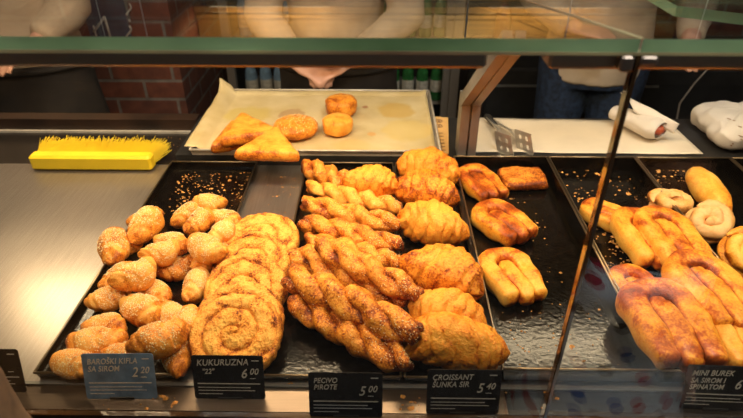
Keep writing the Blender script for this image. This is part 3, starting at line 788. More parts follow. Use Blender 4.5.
# spiral buns leaning like shingles
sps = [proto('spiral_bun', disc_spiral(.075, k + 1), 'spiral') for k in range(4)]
sp_list = [((262, 239), 10, 'rearmost spiral bun at the top of the shingled row'),
           ((252, 262), 16, 'spiral bun second from the back, mostly covered'),
           ((246, 288), 20, 'spiral bun in the middle of shingled row'),
           ((239, 320), 22, 'spiral bun second from front behind its frontmost neighbour'),
           ((230, 353), 24, 'frontmost spiral bun right behind the black corn bun tag')]
for k, ((px, py), tl, lab) in enumerate(sp_list):
    me, _ = sps[k % 4]; rot = Matrix.Rotation(R(tl), 3, 'X') @ Matrix.Rotation(R(70 * k), 3, 'Z'); sc = (.98 if k else 1.0)
    def xy(zc, px=px, py=py):
        p = P(px, py, zc); return p.x, p.y
    T = settle(me, rot, xy, (sc, sc, sc * .74), .003, .86, fixed=.004)
    o = link('spiral_bun', me); o.location = T; o.rotation_euler = rot.to_euler(); o.scale = (sc, sc, sc * .74)
    tag(o, lab, 'spiral bun', 'spiral buns shingled in one row')

# twisted sticks
tws = []
for k in range(4):
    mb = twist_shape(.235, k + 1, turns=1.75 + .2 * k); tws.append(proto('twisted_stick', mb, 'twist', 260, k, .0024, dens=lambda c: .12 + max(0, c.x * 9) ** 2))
TG = 'twisted sesame sticks piled in one tray'
tw_list = [((303, 166), (352, 184), 'short twisted stick at the very back of the pile'),
 ((300, 300), (404, 348), 'twisted stick second from front, partly under another'),
 ((290, 252), (404, 300), 'twisted stick buried in the middle of the pile'),
 ((307, 186), (399, 208), 'twisted stick second from the back of the pile'),
 ((302, 203), (398, 226), 'twisted stick third from the back of the pile'),
 ((301, 221), (400, 246), 'twisted stick fourth from back in the pile'),
 ((290, 308), (406, 374), 'large pale twisted stick frontmost beside the bare tray'),
 ((306, 238), (402, 264), 'twisted stick just behind the middle of the pile'),
 ((318, 244), (412, 292), 'browned twisted stick ending beside the second front croissant'),
 ((288, 276), (412, 334), 'long dark seedy twisted stick lying across the front pile'),
 ((284, 258), (400, 318), 'thick twisted stick on top in the front half of pile'),
]
tw_list.pop()
for k, (a, b, lab) in enumerate(tw_list):
    s0 = .5 if k == 0 else .85
    put('twisted_stick', tws[k % 4], (a, b), lab, 'twisted stick', TG, .003, .235, s0, 1.12, width=1.0 if k else 1.6, roll=rnd.uniform(-1, 1), zguess=.03, shrink=.92, zmax=.034 if k in (0, 1, 2, 3, 4, 6) else .068)

# croissants
crs = []
for k in range(4):
    mb = roll_shape(.084, .052, (0, .26, .52, .76, 1.0), (1.0, .93, .76, .50), k + 3, bend=-.010, rough=(.0026, .0050), nr=100, ns=56, tw=.16, irr=.16, step=.13)
    crs.append(proto('croissant', mb, 'croissant'))
CG = 'large croissants in a column'
cr_list = [((346, 176), (396, 184), 'croissant behind the twisted sticks near sheet pan', 1.0),
 ((398, 160), (460, 172), 'rearmost croissant on top beside the sheet pan corner', 1.0),
 ((394, 182), (460, 196), 'browner croissant just in front of the rearmost one', 1.0),
 ((398, 214), (470, 230), 'croissant third in column with a glossy brown blister', 1.0),
 ((404, 252), (484, 286), 'croissant with pointed tip and clear rolled ridges mid column', 1.0),
 ((410, 300), (486, 322), 'croissant half covered by the big front one', 1.0),
 ((398, 338), (512, 352), 'biggest croissant at the front above the croissant tag', 1.0)]
for k, (a, b, lab, w) in enumerate(cr_list):
    put('croissant', crs[(k + 1) % 4], (a, b), lab, 'croissant', CG, .003, .164, .80, 1.02 if k == 6 else 1.12, width=.84 if k == 6 else 1.0, zguess=.04, shrink=.86, roll=rnd.uniform(-.3, .3), zmax=.046 if k in (0, 2, 3, 5, 6) else .085)

# coiled bureks
hps = [proto('coiled_burek', hairpin_shape(.170, .108, k + 1, .042), 'burek') for k in range(4)]
hps2 = [proto('coiled_burek', hairpin_shape(.21, .120, k + 5, .042), 'burek') for k in range(3)]
BG = 'coiled bureks'
BS = [((498, 199), (465, 168), 'pale flat coiled burek at back right of the croissants', hps[0], .145, .85, .003),
      ((528, 240), (480, 206), 'browned coiled burek in middle of the half empty tray', hps[1], .165, 1.0, .003),
      ((530, 302), (493, 252), 'smooth coiled burek showing its core beside the croissants', hps[2], .165, 1.0, .003)]
for a, b, lab, pm, L0, w, bs in BS:
    put('coiled_burek', pm, (a, b), lab, 'burek', BG + ' in the half empty tray', bs, .165, .75, 1.2, width=w * 1.05, zguess=.02, shrink=.85)
BR = [((632, 226), (590, 208), 'flat red-brown burek end behind the glass joint', hps[0], .165, .9),
      ((660, 306), (624, 278), 'coiled burek mostly covered at left side of right tray', hps[1], .165, 1.0),
      ((668, 272), (624, 206), 'slim coiled burek leaning left of its broad neighbour', hps[2], .165, .85),
      ((694, 268), (650, 210), 'broad golden coiled burek in middle of right pile', hps2[0], .205, .95),
      ((748, 330), (680, 254), 'long coiled burek slanting to right edge of photo', hps2[1], .205, 1.0),
      ((712, 394), (654, 300), 'largest coiled burek at front with dark groove behind its tag', hps2[2], .205, 1.1),
      ((775, 390), (734, 320), 'coiled burek cut by the right edge near the burek tag', hps[3], .165, 1.0)]
for a, b, lab, pm, L0, w in BR:
    put('coiled_burek', pm, (a, b), lab, 'burek', BG + ' in the right tray', .003, L0, .8, 1.15, width=w, zguess=.03, shrink=.80, zmax=(.004, .004, .012, .028, .028, .034, .02)[[q[2] for q in BR].index(lab)])
ob_ = [proto('oblong_roll', roll_shape(.085, .026, (0, 1.0), (1.0,), 9, rough=(.0006, .004), tw=0), 'burek')]
put('oblong_roll', ob_[0], ((728, 212), (690, 166)), 'smooth oblong roll with browned tip at back of right trays', 'bread roll', None, .003, .16, .7, 1.2, width=1.0, zguess=.03)
pb = [proto('round_coiled_bun', spiral_shape(.070, 11 + k, 1.6, .020), 'palebun') for k in range(2)]
for (a, b, lab, w, tl) in [((652, 200), (692, 204), 'small pale bun half hidden behind the pale coiled bun', .8, 0), ((680, 214), (736, 226), 'pale cream round coiled bun in the right tray', 1, .45)]:
    put('coiled_bun', pb[0 if w == 1 else 1], (a, b), lab, 'bun', 'pale coiled buns', .003, .14, .75, 1.1, zguess=.03, shrink=.8, roll=tl)
rb = proto('coiled_bun', spiral_shape(.075, 21, 2.0, .014), 'burek')
put('coiled_bun', rb, ((716, 252), (776, 252)), 'brown round coiled bun cut by right edge of photo', 'bun', None, .003, .15, .8, 1.15, zguess=.03, shrink=.8, roll=.4)
fl = proto('flat_square_pastry', pillow_shape([(-.055, -.04), (.055, -.045), (.058, .04), (-.05, .045)], .020, 3, amp=(.004, .0022), base=.38), 'twist')
put('flat_square_pastry', fl, ((500, 179), (544, 177)), 'flat square pastry with charred spots at back of half empty tray', 'pastry', None, .003, .11, .8, 1.2, zguess=.01)

# on the sheet pan
ZS = .0395
tri = [proto('triangle_pastry', pillow_shape([(-.085, -.06), (.09, -.065), (.0, .105)], .030, 5 + k, amp=(.0022, .001), base=.22), 'pocket') for k in range(2)]
for a, b, lab, tl in [((206, 141), (268, 132), 'bottom triangular pastry of the fan on sheet pan', 0),
                      ((216, 134), (278, 125), 'triangular pastry in middle of the fanned pile on sheet pan', 0),
                      ((238, 145), (302, 146), 'front triangular pastry with browned slope on sheet pan', 0.0)]:
    put('triangle_pastry', tri[0], (a, b), lab, 'pastry', 'triangular pastries fanned on the sheet pan', ZS, .175, .85, 1.2, zguess=.012, tilt=tl, shrink=.80)
rbm = MB().lathe([(.001, 0), (.045, .0), (.058, .010), (.060, .020), (.054, .030), (.040, .037), (.020, .041), (.001, .042)], seg=40)
rbm.v = [tuple(v) for v in shell_noise(rbm.v, Vector((1, 2, 3)), (.003, .001))]; rbm.b = [.52 - 6 * max(0, v[2] - .018) for v in rbm.v]
rp = proto('seeded_bun', rbm, 'pocket', 170, 3, .0034)
put('seeded_bun', rp, ((273, 126), (318, 126)), 'round seeded bun alone in middle of sheet pan', 'bun', None, ZS, .12, .8, 1.2, zguess=.015, seedname='seeds')
pfm = MB().lathe([(.001, 0), (.038, .0), (.044, .006), (.042, .013), (.045, .019), (.043, .026), (.044, .033), (.036, .041), (.018, .045), (.001, .046)], seg=40)
pfm.v = [tuple(v) for v in shell_noise(pfm.v, Vector((4, 2, 3)), (.0035, .0014))]; pfm.b = [.46 - 5 * max(0, v[2] - .03) + .2 * noise.noise(Vector(v) * 30) for v in pfm.v]
pf = proto('puff_bun', pfm, 'pocket')
put('puff_bun', pf, ((325, 105), (357, 105)), 'tall round puff bun farther back on sheet pan', 'bun', 'tall puff buns', ZS, .09, .8, 1.2, zguess=.02)
put('puff_bun', pf, ((322, 124), (353, 124)), 'tall round puff bun in front of its twin on sheet pan', 'bun', 'tall puff buns', ZS, .09, .8, 1.2, zguess=.02)

# crumbs
def crumbs(name, label, spots, n, size, seed, z=.0022, big=.1):
    rg = random.Random(seed); mb = MB()
    for _ in range(n):
        (x0, y0), (x1, y1), (x2, y2), (x3, y3) = rg.choice(spots); u, v = rg.random(), rg.random()
        px = (x0 * (1 - u) + x1 * u) * (1 - v) + (x3 * (1 - u) + x2 * u) * v; py = (y0 * (1 - u) + y1 * u) * (1 - v) + (y3 * (1 - u) + y2 * u) * v
        p = P(px, py, z); s = size * rg.uniform(.3, 1.0) * (2.4 if rg.random() < big else 1); a = rg.random() * 6
        V = []
        for k in range(5):
            t = a + k * 1.257; r = s * rg.uniform(.6, 1.2); V.append((p.x + r * math.cos(t), p.y + r * math.sin(t) * rg.uniform(.5, 1), z))
        V.append((p.x, p.y, z + s * rg.uniform(.4, .9))); mb.add(V, [(0, 1, 5), (1, 2, 5), (2, 3, 5), (3, 4, 5), (4, 0, 5), (4, 3, 2, 1, 0)])
    o = mb.build(name, M['crumb']); tag(o, label, 'crumbs', None, 'stuff'); return o
crumbs('crumbs', 'pale crumbs strewn over back of the sesame roll tray', [((182, 172), (252, 172), (240, 214), (160, 214))], 240, .0026, 1)
crumbs('crumbs', 'crumbs on bare steel strip behind the spiral buns', [((262, 176), (300, 176), (292, 225), (262, 215)), ((270, 355), (310, 365), (310, 384), (268, 384))], 90, .0022, 2, .0008)
crumbs('crumbs', 'crumbs in the half empty tray right of the croissants', [((490, 190), (530, 190), (570, 280), (515, 300)), ((500, 300), (600, 300), (620, 370), (515, 370))], 120, .0024, 3)
crumbs('crumbs', 'brown flakes in the tray behind the right bureks', [((550, 165), (618, 165), (650, 200), (570, 205)), ((585, 215), (600, 215), (640, 270), (605, 265))], 150, .0026, 4, .0022, .2)
crumbs('crumbs', 'flakes in the back of the far right tray', [((632, 168), (690, 168), (690, 182), (650, 190))], 50, .003, 5, .0022, .3)
crumbs('crumbs', 'crumbs on black back shelf behind the yellow brush', [((40, 137), (180, 137), (182, 150), (40, 150))], 40, .0028, 6, -.0018)
crumbs('crumbs', 'few crumbs fallen on the steel front ledge', [((90, 395), (180, 395), (180, 410), (90, 410)), ((480, 385), (560, 390), (560, 412), (490, 412)), ((395, 396), (420, 396), (420, 412), (395, 412))], 34, .003, 7, -.0018, .3)

# ================================================================== BRUSH
b0, b1 = P(36, 167, 0), P(156, 167, 0); by = 1.224
brw = b1.x - b0.x
br = MB().box((0, 0, 0), (brw, .034, .040), bev=.006)
bo = br.build('bench_brush', M['yellow'], None, False); bo.location = (b0.x, by, .0008)
tag(bo, 'yellow plastic bench brush lying on steel deck with bristles to the back', 'brush')
bm_ = MB(); rg = random.Random(3)
for _ in range(2600):
    x = rg.uniform(.004, brw - .004); z = rg.uniform(.006, .034); e = (x / brw)
    a = Vector((x, .0335, z)); ln = rg.uniform(.05, .066); dr = Vector((rg.gauss(.05 + .45 * max(0, e - .86) / .14 - .25 * max(0, .06 - e) / .06, .10), 1, rg.gauss(.16, .10))).normalized(); b = a + dr * ln
    s = .0008; V = [a + Vector((-s, 0, -s)), a + Vector((s, 0, -s)), a + Vector((0, 0, s)), b + Vector((-s * .6, 0, 0)), b + Vector((s * .6, 0, 0)), b + Vector((0, 0, s))]
    bm_.add(V, [(0, 1, 4, 3), (1, 2, 5, 4), (2, 0, 3, 5), (3, 4, 5)])
bb = bm_.build('bristles', M['bristle'], bo); bb['kind'] = 'stuff'

# ================================================================== TONGS, CARD, WRAPPED SANDWICH, BAG
zz = .0335
def strip(mb, pts, w, t):
    for a, b in zip(pts[:-1], pts[1:]): mb.bar(a, b, w, t, (0, 0, 1))
tg = empty('serving_tongs', P(505, 135, zz)); tag(tg, 'steel serving tongs with slotted flat heads on cream paper', 'tongs')
def under(o, root):
    o.parent = root; o.matrix_parent_inverse = Matrix.Translation(-Vector(root.location)); return o
hinge = P(488, 117, zz + .014)
for (x1, y1, x2, y2, zz1, hd) in ((499, 130, 505, 142, .020, (504, 144)), (511, 131, 519, 140, .012, (524, 142))):
    m1 = MB(); a = P(x1, y1, zz + zz1); b = P(x2, y2, zz + .014)
    m1.bar(hinge, a, .016, .0022, (0.3, 0, 1), w2=.015); m1.bar(a, b, .015, .0022, (.6, 0, 1), w2=.022)
    arm = under(m1.build('arm', M['chrome']), tg)
    h = P(hd[0], hd[1], zz + .02); hm = MB(); d = Vector((.75, -.65, 0)).normalized(); up = Vector((-.2, .35, .9)).normalized()
    # slotted plate: frame + crossbars
    W, H_ = .036, .044
    for k in range(3): hm.bar(h - d * (W / 2 + .005) + up * (-H_ / 2 + H_ * k / 2), h + d * (W / 2 + .005) + up * (-H_ / 2 + H_ * k / 2), .0105, .0022, d.cross(up))
    for k in range(3): hm.bar(h + d * (-W / 2 + W * k / 2) - up * H_ / 2, h + d * (-W / 2 + W * k / 2) + up * H_ / 2, .0105, .0022, d.cross(up))
    hd_ = under(hm.build('slotted_head', M['chrome']), tg)
hg = MB().tube([hinge + Vector((-.006, .006, 0)), hinge, hinge + (P(495, 125, zz + .014) - hinge)], [.007, .009, .007], 10)
gk = under(hg.build('grip', M['black'], None, True), tg); gk['label'] = 'black grip end'

kc = MB(); q = [P(434, 113, .032), P(448, 108, .032), P(449, 155, .032), P(441, 157, .032)]
q = [(p.x, max(min(p.y, 1.497), 1.27)) for p in q]
q = [q[0], (.196, 1.49), (.176, 1.272), (.158, 1.27)]
kc.prism(q, .0300, .0330); ko = kc.build('kraft_paper_bag', M['kraft']); tag(ko, 'flat kraft paper bag with round marks beside the sheet pan', 'paper bag')
mk = MB()
for px, py in ((439, 121), (439, 126)):
    c = P(px, py, .0334); mk.tube([(c.x + .009 * math.cos(a * .4488), c.y + .009 * math.sin(a * .4488), .0334) for a in range(15)], .0012, 6); mk.box((c.x - .003, c.y - .004, .0331), (c.x + .003, c.y + .004, .0337))
for k in range(6):
    c = P(440 + k * .5, 133 + k * 3.4, .0334); mk.box((c.x - .008, c.y - .0016, .0331), (c.x + .008, c.y + .0016, .0336))
mk.build('printed_marks', M['print'], ko)

# wrapped sandwich: paper tube with folded flap
def paper_tube(axis0, axis1, r, seed, open_end=True):
    a, b = Vector(axis0), Vector(axis1); n = 26; pts = [a.lerp(b, k / (n - 1)) for k in range(n)]
    pts, fr = frames(pts); V, F = [], []; seg = 40
    for k, (p, (t, nn, bbv)) in enumerate(zip(pts, fr)):
        u = k / (n - 1); rr = r * (.62 + .40 * u)
        if u > .86: rr *= 1 - .30 * ((u - .86) / .14)
        for i in range(seg):
            an = 2 * math.pi * i / seg; w = 1 + .10 * noise.noise(Vector((math.cos(an) * 2, math.sin(an) * 2, u * 4 + seed))) + .035 * abs(noise.noise(Vector((math.cos(an) * 5, math.sin(an) * 5, u * 14 + seed))))
            V.append(p + (nn * math.sin(an) * .80 + bbv * math.cos(an)) * rr * w)
    for k in range(n - 1):
        for i in range(seg): F.append((k * seg + i, k * seg + (i + 1) % seg, (k + 1) * seg + (i + 1) % seg, (k + 1) * seg + i))
    F.append(tuple(range(seg)))
    return V, F, fr[-1], pts[-1]
sw = empty('wrapped_sandwich', P(645, 120, .03)); tag(sw, 'paper wrapped sandwich with red filling showing at open end', 'sandwich')
A0, A1 = P(614, 112, .066), P(661, 131, .066)
V, F, fe, pe = paper_tube(A0, A1, .037, 1)
wo = under(MB().add(V, F).build('paper_wrap', M['wrap'], None, True), sw); wo.modifiers.new('thickness', 'SOLIDIFY').thickness = .0012
fm = MB(); dirn = (A1 - A0).normalized()
Vf, Ff = tube_mesh([A1 - dirn * .05, A1 - dirn * .02, A1 - dirn * .004, A1 + dirn * .004], [.017, .018, .016, .009], 20, (.8, 1)); Vf = shell_noise(Vf, Vector((3, 3, 3)), (.004, .002))
fo = under(fm.add(Vf, Ff).build('red_filling', M['filling'], None, True), sw)
c1_, c2_, c3_, c4_ = P(621, 93, .11), P(634, 94, .125), P(679, 124, .085), P(672, 136, .06)
fv, ff = [], []
for j in range(9):
    for i in range(15):
        u, v = i / 14, j / 8; p = P(620, 92, .125).lerp(P(680, 124, .088), u).lerp(P(634, 112, .095).lerp(P(674, 134, .060), u), v)
        p = p + Vector((0, 0, .010 * math.sin(v * math.pi) + .003 * noise.noise(p * 30))); fv.append(p)
for j in range(8):
    for i in range(14): ff.append((j * 15 + i, j * 15 + i + 1, (j + 1) * 15 + i + 1, (j + 1) * 15 + i))
fo = under(MB().add(fv, ff).build('paper_flap', M['wrap'], None, True), sw); fo.modifiers.new('thickness', 'SOLIDIFY').thickness = .0008
pr = MB()
# second bag: pillow shape with print
bgp = [P(684, 122, .03), P(704, 114, .03), P(770, 110, .03), P(772, 154, .03), P(722, 155, .03)]
cc = sum(bgp, Vector()) / 5
mbp = pillow_shape([(p.x - cc.x, min(p.y, 1.495) - cc.y) for p in bgp], .05, 4, amp=(.012, .003), puff=2.5)
bgo = mbp.build('paper_bag', M['wrap'], None, True); bgo.location = (cc.x, cc.y, .034); tag(bgo, 'filled white paper bag with small print at right edge of shelf', 'paper bag')
dg_bv = BVHTree.FromPolygons([Vector(v) + bgo.location for v in mbp.v], mbp.f)
for px, py, w in ((700, 121, 18), (702, 125, 14), (727, 118, 10), (729, 121, 16), (733, 124, 8), (738, 135, 14), (740, 139, 16), (716, 138, 10), (718, 141, 8)):
    d = ray(px, py); h, nrm, _, _ = dg_bv.ray_cast(CAM, d.normalized())
    if h is None: continue
    a = h + nrm * .0008
    for k in range(3):
        x = a.x + k * w * .0009; pr.bar(a + Vector((k * w * .0010, k * -w * .0012, -k * .0004)), a + Vector((k * w * .0010 + w * .0007, -(k + .7) * w * .0012, -k * .0004)), .0022, .0008, nrm)
po_ = pr.build('printed_lines', M['print'], None); under(po_, bgo)

# ================================================================== PRICE TAGS
def text_obj(txt, size, loc, parent, rot, shear=.25, mat='chalk', name='lettering', sx=1.0):
    cu = bpy.data.curves.new(name, 'FONT'); cu.body = txt; cu.size = size; cu.shear = shear; cu.extrude = .0002; cu.offset = .00012 if size > .006 else 0; cu.space_character = 1.05
    tmp = bpy.data.objects.new('tmp', cu); col.objects.link(tmp); dg = bpy.context.evaluated_depsgraph_get(); dg.update()
    me = bpy.data.meshes.new_from_object(tmp.evaluated_get(dg)); bpy.data.objects.remove(tmp); bpy.data.curves.remove(cu)
    me.materials.clear(); me.materials.append(M[mat]); o = bpy.data.objects.new(name, me); col.objects.link(o); o.parent = parent; o.location = loc; o.rotation_euler = rot; o.scale = (sx, 1, 1); return o

def price_tag(px0, px1, py_top, py_bot, lines, price, label, yaw=0, lean=14, mat='card', W=.104, H_=.074, sup=None, foot=True, rules=((.40, .0006),), zb=-.002, tilt=0):
    c = P((px0 + px1) / 2, py_bot, zb); t = empty('price_tag', (c.x, c.y, zb + .0004)); t.rotation_euler = (0, 0, R(yaw))
    tag(t, label, 'price tag', 'chalk lettered price tags along the front')
    cd = MB(); r = .004; pts = []
    for (cx, cy, a0) in ((W / 2 - r, r, -90), (W / 2 - r, H_ - r, 0), (-W / 2 + r, H_ - r, 90), (-W / 2 + r, r, 180)):
        for k in range(5): a = R(a0 + k * 22.5); pts.append((cx + r * math.cos(a), cy + r * math.sin(a)))
    cd.prism(pts, -.0012, 0); card = cd.build('card', M[mat], t); card.rotation_euler = (R(90 - lean), R(tilt), 0)
    z = .0004
    y = H_ - .017
    for tx, sz, dx in lines:
        text_obj(tx, sz, (-W / 2 + .006 + dx, y, z), card, (0, 0, R(1.5)), name='lettering', sx=.82); y -= sz * .95
    if price: text_obj(price, .022, (W / 2 - .034 - (.003 if sup and len(price) > 1 else 0), H_ * .50, z), card, (0, 0, 0), .3, name='price', sx=.8)
    if sup: text_obj(sup, .0145, (W / 2 - .021, H_ * .58, z), card, (0, 0, 0), .3, name='price', sx=.85)
    ru = MB()
    for k, (yy, th, x0, x1) in enumerate(((.36, .0007, .06, .94), (.27, .0004, .06, .80), (.20, .0004, .06, .86), (.12, .0004, .06, .40))):
        ru.box((-W / 2 + W * x0, H_ * yy - th, .0001), (-W / 2 + W * x1, H_ * yy + th, .0004))
    ru.box((W * .34, H_ * .88, .0001), (W * .44, H_ * .90, .0004)); ru.box((W * .30, H_ * .48, .0001), (W * .38, H_ * .49, .0004)); ru.build('ruled_lines', M['chalk'], card)
    ft = MB().box((-.018, -.0005, 0), (.018, .022, .003)).box((-.018, .0065, 0), (.018, .009, .012)); ft.build('foot', M['black'], t)
    return t
price_tag(-42, 27, 363, 392, [], None, 'black price tag at far left beside the brown coat sleeve', yaw=0)
price_tag(90, 155, 354, 399, [('BAROŠKI KIFLA', .0125, .001), ('SA SIROM', .0125, .001)], '2', 'price tag with painted blue sheen reading two twenty before sesame rolls', sup='20', yaw=1, lean=18, mat='bluesheen')
price_tag(197, 264, 357, 399, [('KUKURUZNA', .0145, .001), ('"22"', .012, .008)], '6', 'black price tag reading KUKURUZNA before the spiral buns', sup='00', yaw=0)
price_tag(312, 380, 377, 417, [('PECIVO', .0115, .001), ('PIROTE', .0115, .001)], '5', 'dark faintly lettered price tag before the twisted sticks', sup='00', yaw=0)
price_tag(428, 496, 372, 414, [('CROISSANT', .0125, .001), ('ŠUNKA SIR', .0125, .001)], '5', 'black price tag reading CROISSANT before the croissants', sup='40', yaw=0)
price_tag(679, 751, 366, 410, [('MINI BUREK', .0125, .002), ('SA SIROM I', .0115, .002), ('SPINATOM', .0115, .002)], '6', 'black price tag reading MINI BUREK at the right', sup='00', yaw=-2, tilt=0)

# ================================================================== BACKGROUND THINGS
# drinks fridge with bottles
fr_ = empty('drinks_fridge', (-.19, 3.1, FLOOR)); tag(fr_, 'dark drinks fridge with bottles behind the middle staff', 'fridge')
def fpart(mb, name, mat): return under(mb.build(name, M[mat]), fr_)
fb = MB().box((-.80, 3.36, FLOOR), (.42, 3.385, .93)).box((-.80, 2.92, FLOOR), (-.77, 3.36, .93)).box((.39, 2.92, FLOOR), (.42, 3.36, .93)).box((-.77, 2.92, FLOOR), (.39, 3.36, FLOOR + .08)).box((-.77, 2.92, .89), (.39, 3.36, .93))
fpart(fb, 'housing', 'black')
for z in (-.52, -.17, .18): fpart(MB().box((-.768, 2.95, z - .012), (.388, 3.355, z)), 'shelf', 'fridgeframe')
ff_ = MB().box((.335, 2.88, FLOOR + .02), (.36, 2.915, .92)).box((.36, 2.90, FLOOR + .02), (.42, 2.915, .92)).box((.375, 2.88, FLOOR + .02), (.42, 2.9005, .92))
fpart(ff_, 'door_frame', 'fridgeframe')
fpart(MB().box((-.80, 2.88, FLOOR + .02), (-.76, 2.915, .92)), 'door_frame', 'fridgeframe')
fl_ = bpy.data.lights.new('fridge_light', 'AREA'); fl_.energy = .6; fl_.size = 1.0; fl_.shape = 'RECTANGLE'; fl_.size_y = .05; fl_.color = (.9, .95, 1)
flo = bpy.data.objects.new('fridge_light', fl_); col.objects.link(flo); flo.location = (-.19, 2.96, .87); flo.rotation_euler = (R(-15), 0, 0)
bp_ = [(.001, 0), (.033, 0), (.035, .01), (.035, .13), (.030, .165), (.014, .20), (.013, .225), (.001, .226)]
bmeshes = {}
for nm, mt in (('green', 'greenglass'), ('water', 'blueplastic')):
    bmeshes[nm] = mesh_of(MB().lathe(bp_, seg=16), 'drink_bottle', M[mt], True)
capm = mesh_of(MB().lathe([(.001, .222), (.015, .222), (.015, .240), (.001, .241)], seg=12), 'cap', M['white'], True)
labm = mesh_of(MB().lathe([(.0354, .05), (.0356, .055), (.0356, .11), (.0354, .115)], seg=16), 'label', M['label'], True)
for z, sh in ((-.52, 'lower'), (-.17, 'middle'), (.18, 'upper')):
    for k in range(14):
        x = -.70 + k * .078
        if -.40 < x < -.02: continue
        kind = 'water' if x < -.2 else 'green'
        o = link('drink_bottle', bmeshes[kind]); o.location = (x, 2.99 + .012 * (k % 2), z + .0005); o.scale = (.97, .97, 1)
        tag(o, ('pale blue water bottle on the %s fridge shelf left of middle staff' if kind == 'water' else 'green bottle on the %s fridge shelf beside its pale frame') % sh, 'bottle', ('water bottles on the %s fridge shelf' if kind == 'water' else 'green bottles on the %s fridge shelf') % sh)
        link('cap', capm, o); link('label', labm, o)
# black cabinet behind the right hand shelf
bc = MB().box((.46, 2.35, FLOOR), (3.0, 2.85, -.12), bev=.01); bco = bc.build('black_cabinet', M['black']); tag(bco, 'low black cabinet behind the person in jeans', 'cabinet')
MB().box((.48, 2.342, -.20), (1.2, 2.349, -.19)).build('handle', M['bracket'], bco)
rbz = MB().lathe([(.001, 0), (.036, 0), (.038, .01), (.038, .17), (.030, .21), (.013, .25), (.013, .29), (.001, .291)], seg=18)
rbo = rbz.build('drink_bottle', M['redbottle'], None, True); p_ = PY(499, 112, 2.1); rbo.location = (.52, 2.44, -.1195); tag(rbo, 'dark red bottle standing on black cabinet behind tongs', 'bottle')
MB().lathe([(.001, .288), (.016, .288), (.016, .31), (.001, .311)], seg=12).build('cap', M['black'], rbo)
# cable
cpts = [PY(742, 60, 2.2), PY(726, 78, 2.2), PY(710, 95, 2.2), PY(700, 108, 2.2), PY(694, 116, 2.2), PY(690, 135, 2.2)]
cpts = [Vector((p.x, 2.334, p.z)) for p in cpts]; cpts[0].z = -.10; cpts.insert(0, Vector((cpts[0].x + .05, 2.42, -.112)))
cpts.append(Vector((cpts[-1].x - .02, 2.334, FLOOR + .01)))
co = MB().tube(cpts, .004, 8).build('cable', M['cable'], None, True); tag(co, 'thin grey cable hanging down the front of the black cabinet', 'cable')
# blue slate board on the pillar
sb = MB().box((0, 0, 0), (.165, .012, .36), bev=.002); sbo = sb.build('chalk_sign', M['slate']); ps = PY(91, 38, 2.29)
sbo.location = (ps.x, 2.286, ps.z - .01); tag(sbo, 'blue slate sign with white chalk strokes hanging on brick pillar', 'sign')
ck = MB(); a, b, c = PY(92, 40, 2.28), PY(103, 17, 2.28), PY(110, 40, 2.28)
o_ = Vector(sbo.location)
def sp(px, py): p = PY(px, py, 2.28); return Vector((p.x - o_.x, -.002, p.z - o_.z))
ck.tube([sp(93, 32), sp(98, 26), sp(104, 17)], .005, 8).tube([sp(104, 17), sp(107, 27), sp(110, 38)], .005, 8).tube([sp(93, 26), sp(96, 37)], .004, 8)
for k in range(2):
    yb = 4 + k * 22; ck.tube([sp(128.5 + 2.2 * math.sin(t * .55) , yb + t * 1.3) for t in range(10)], .004, 8)
ck.tube([sp(129, 20), sp(129, 22)], .005, 8)
ck.build('chalk_strokes', M['chalk'], sbo, True)
# wire basket left of staff B
# ------------------------------------------------------------------ hanging lamps over the case
def hang_lamp(x0, x1, y, z, label, power, shade=True):
    t = empty('linear_lamp', ((x0 + x1) / 2, y, z)); tag(t, label, 'lamp', 'linear lamps hanging over the case')
    def q(mb, n, m, s=False): return under(mb.build(n, M[m], None, s), t)
    q(MB().box((x0, y - .03, z), (x1, y + .03, z + .03), bev=.004), 'housing', 'black')
    q(MB().box((x0 + .01, y - .022, z - .006), (x1 - .01, y + .022, z - .0005)), 'diffuser', 'lamp')
    for x in (x0 + .05, x1 - .05): q(MB().tube([(x, y, z + .03), (x, y, 2.0)], .0016, 6), 'suspension_rod', 'chrome')
    l = bpy.data.lights.new('lamp_light', 'AREA'); l.shape = 'RECTANGLE'; l.size = x1 - x0; l.size_y = .045; l.energy = power; l.color = WARM
    o = bpy.data.objects.new('lamp_light', l); col.objects.link(o); o.location = ((x0 + x1) / 2, y, z - .008)
LY, LZ = 1.14, .57
hang_lamp(-1.15, -.60, 1.34, .60, 'linear lamp hanging over the bare steel deck', 4.0)
hang_lamp(-.46, .20, 1.0, .56, 'linear lamp hanging over the twisted sticks and croissants', 4.6)
hang_lamp(.32, .68, LY, .52, 'linear lamp hanging over the half empty tray', 1.2)
hang_lamp(.78, 1.25, .99, .585, 'linear lamp hanging over the far right trays', 1.3)
hl = MB().box((-.80, 2.50, .965), (1.32, 2.535, .985)).build('added_hood_lamp', M['black']); tag(hl, 'long strip lamp added to brighten the brass panel over the back counter', 'lamp')  # unseen lamp added so the panel mirrors brighter in the glass top
for xx in (-.78, 1.30): MB().box((xx - .008, 2.535, .968), (xx + .008, 2.5995, .982)).build('arm', M['black'], hl)
for hx in (-.47, .72): MB().box((hx - .26, 2.505, .9852), (hx + .26, 2.53, .988)).build('diffuser', M['led'], hl)
for hx in (-.47, .72):
    l = bpy.data.lights.new('added_hood_light', 'AREA'); l.shape = 'RECTANGLE'; l.size = .5; l.size_y = .02; l.energy = 6; l.color = (1, .70, .32)
    o = bpy.data.objects.new('added_hood_light', l); col.objects.link(o); o.location = (hx, 2.517, .992); o.rotation_euler = (R(180), 0, 0)
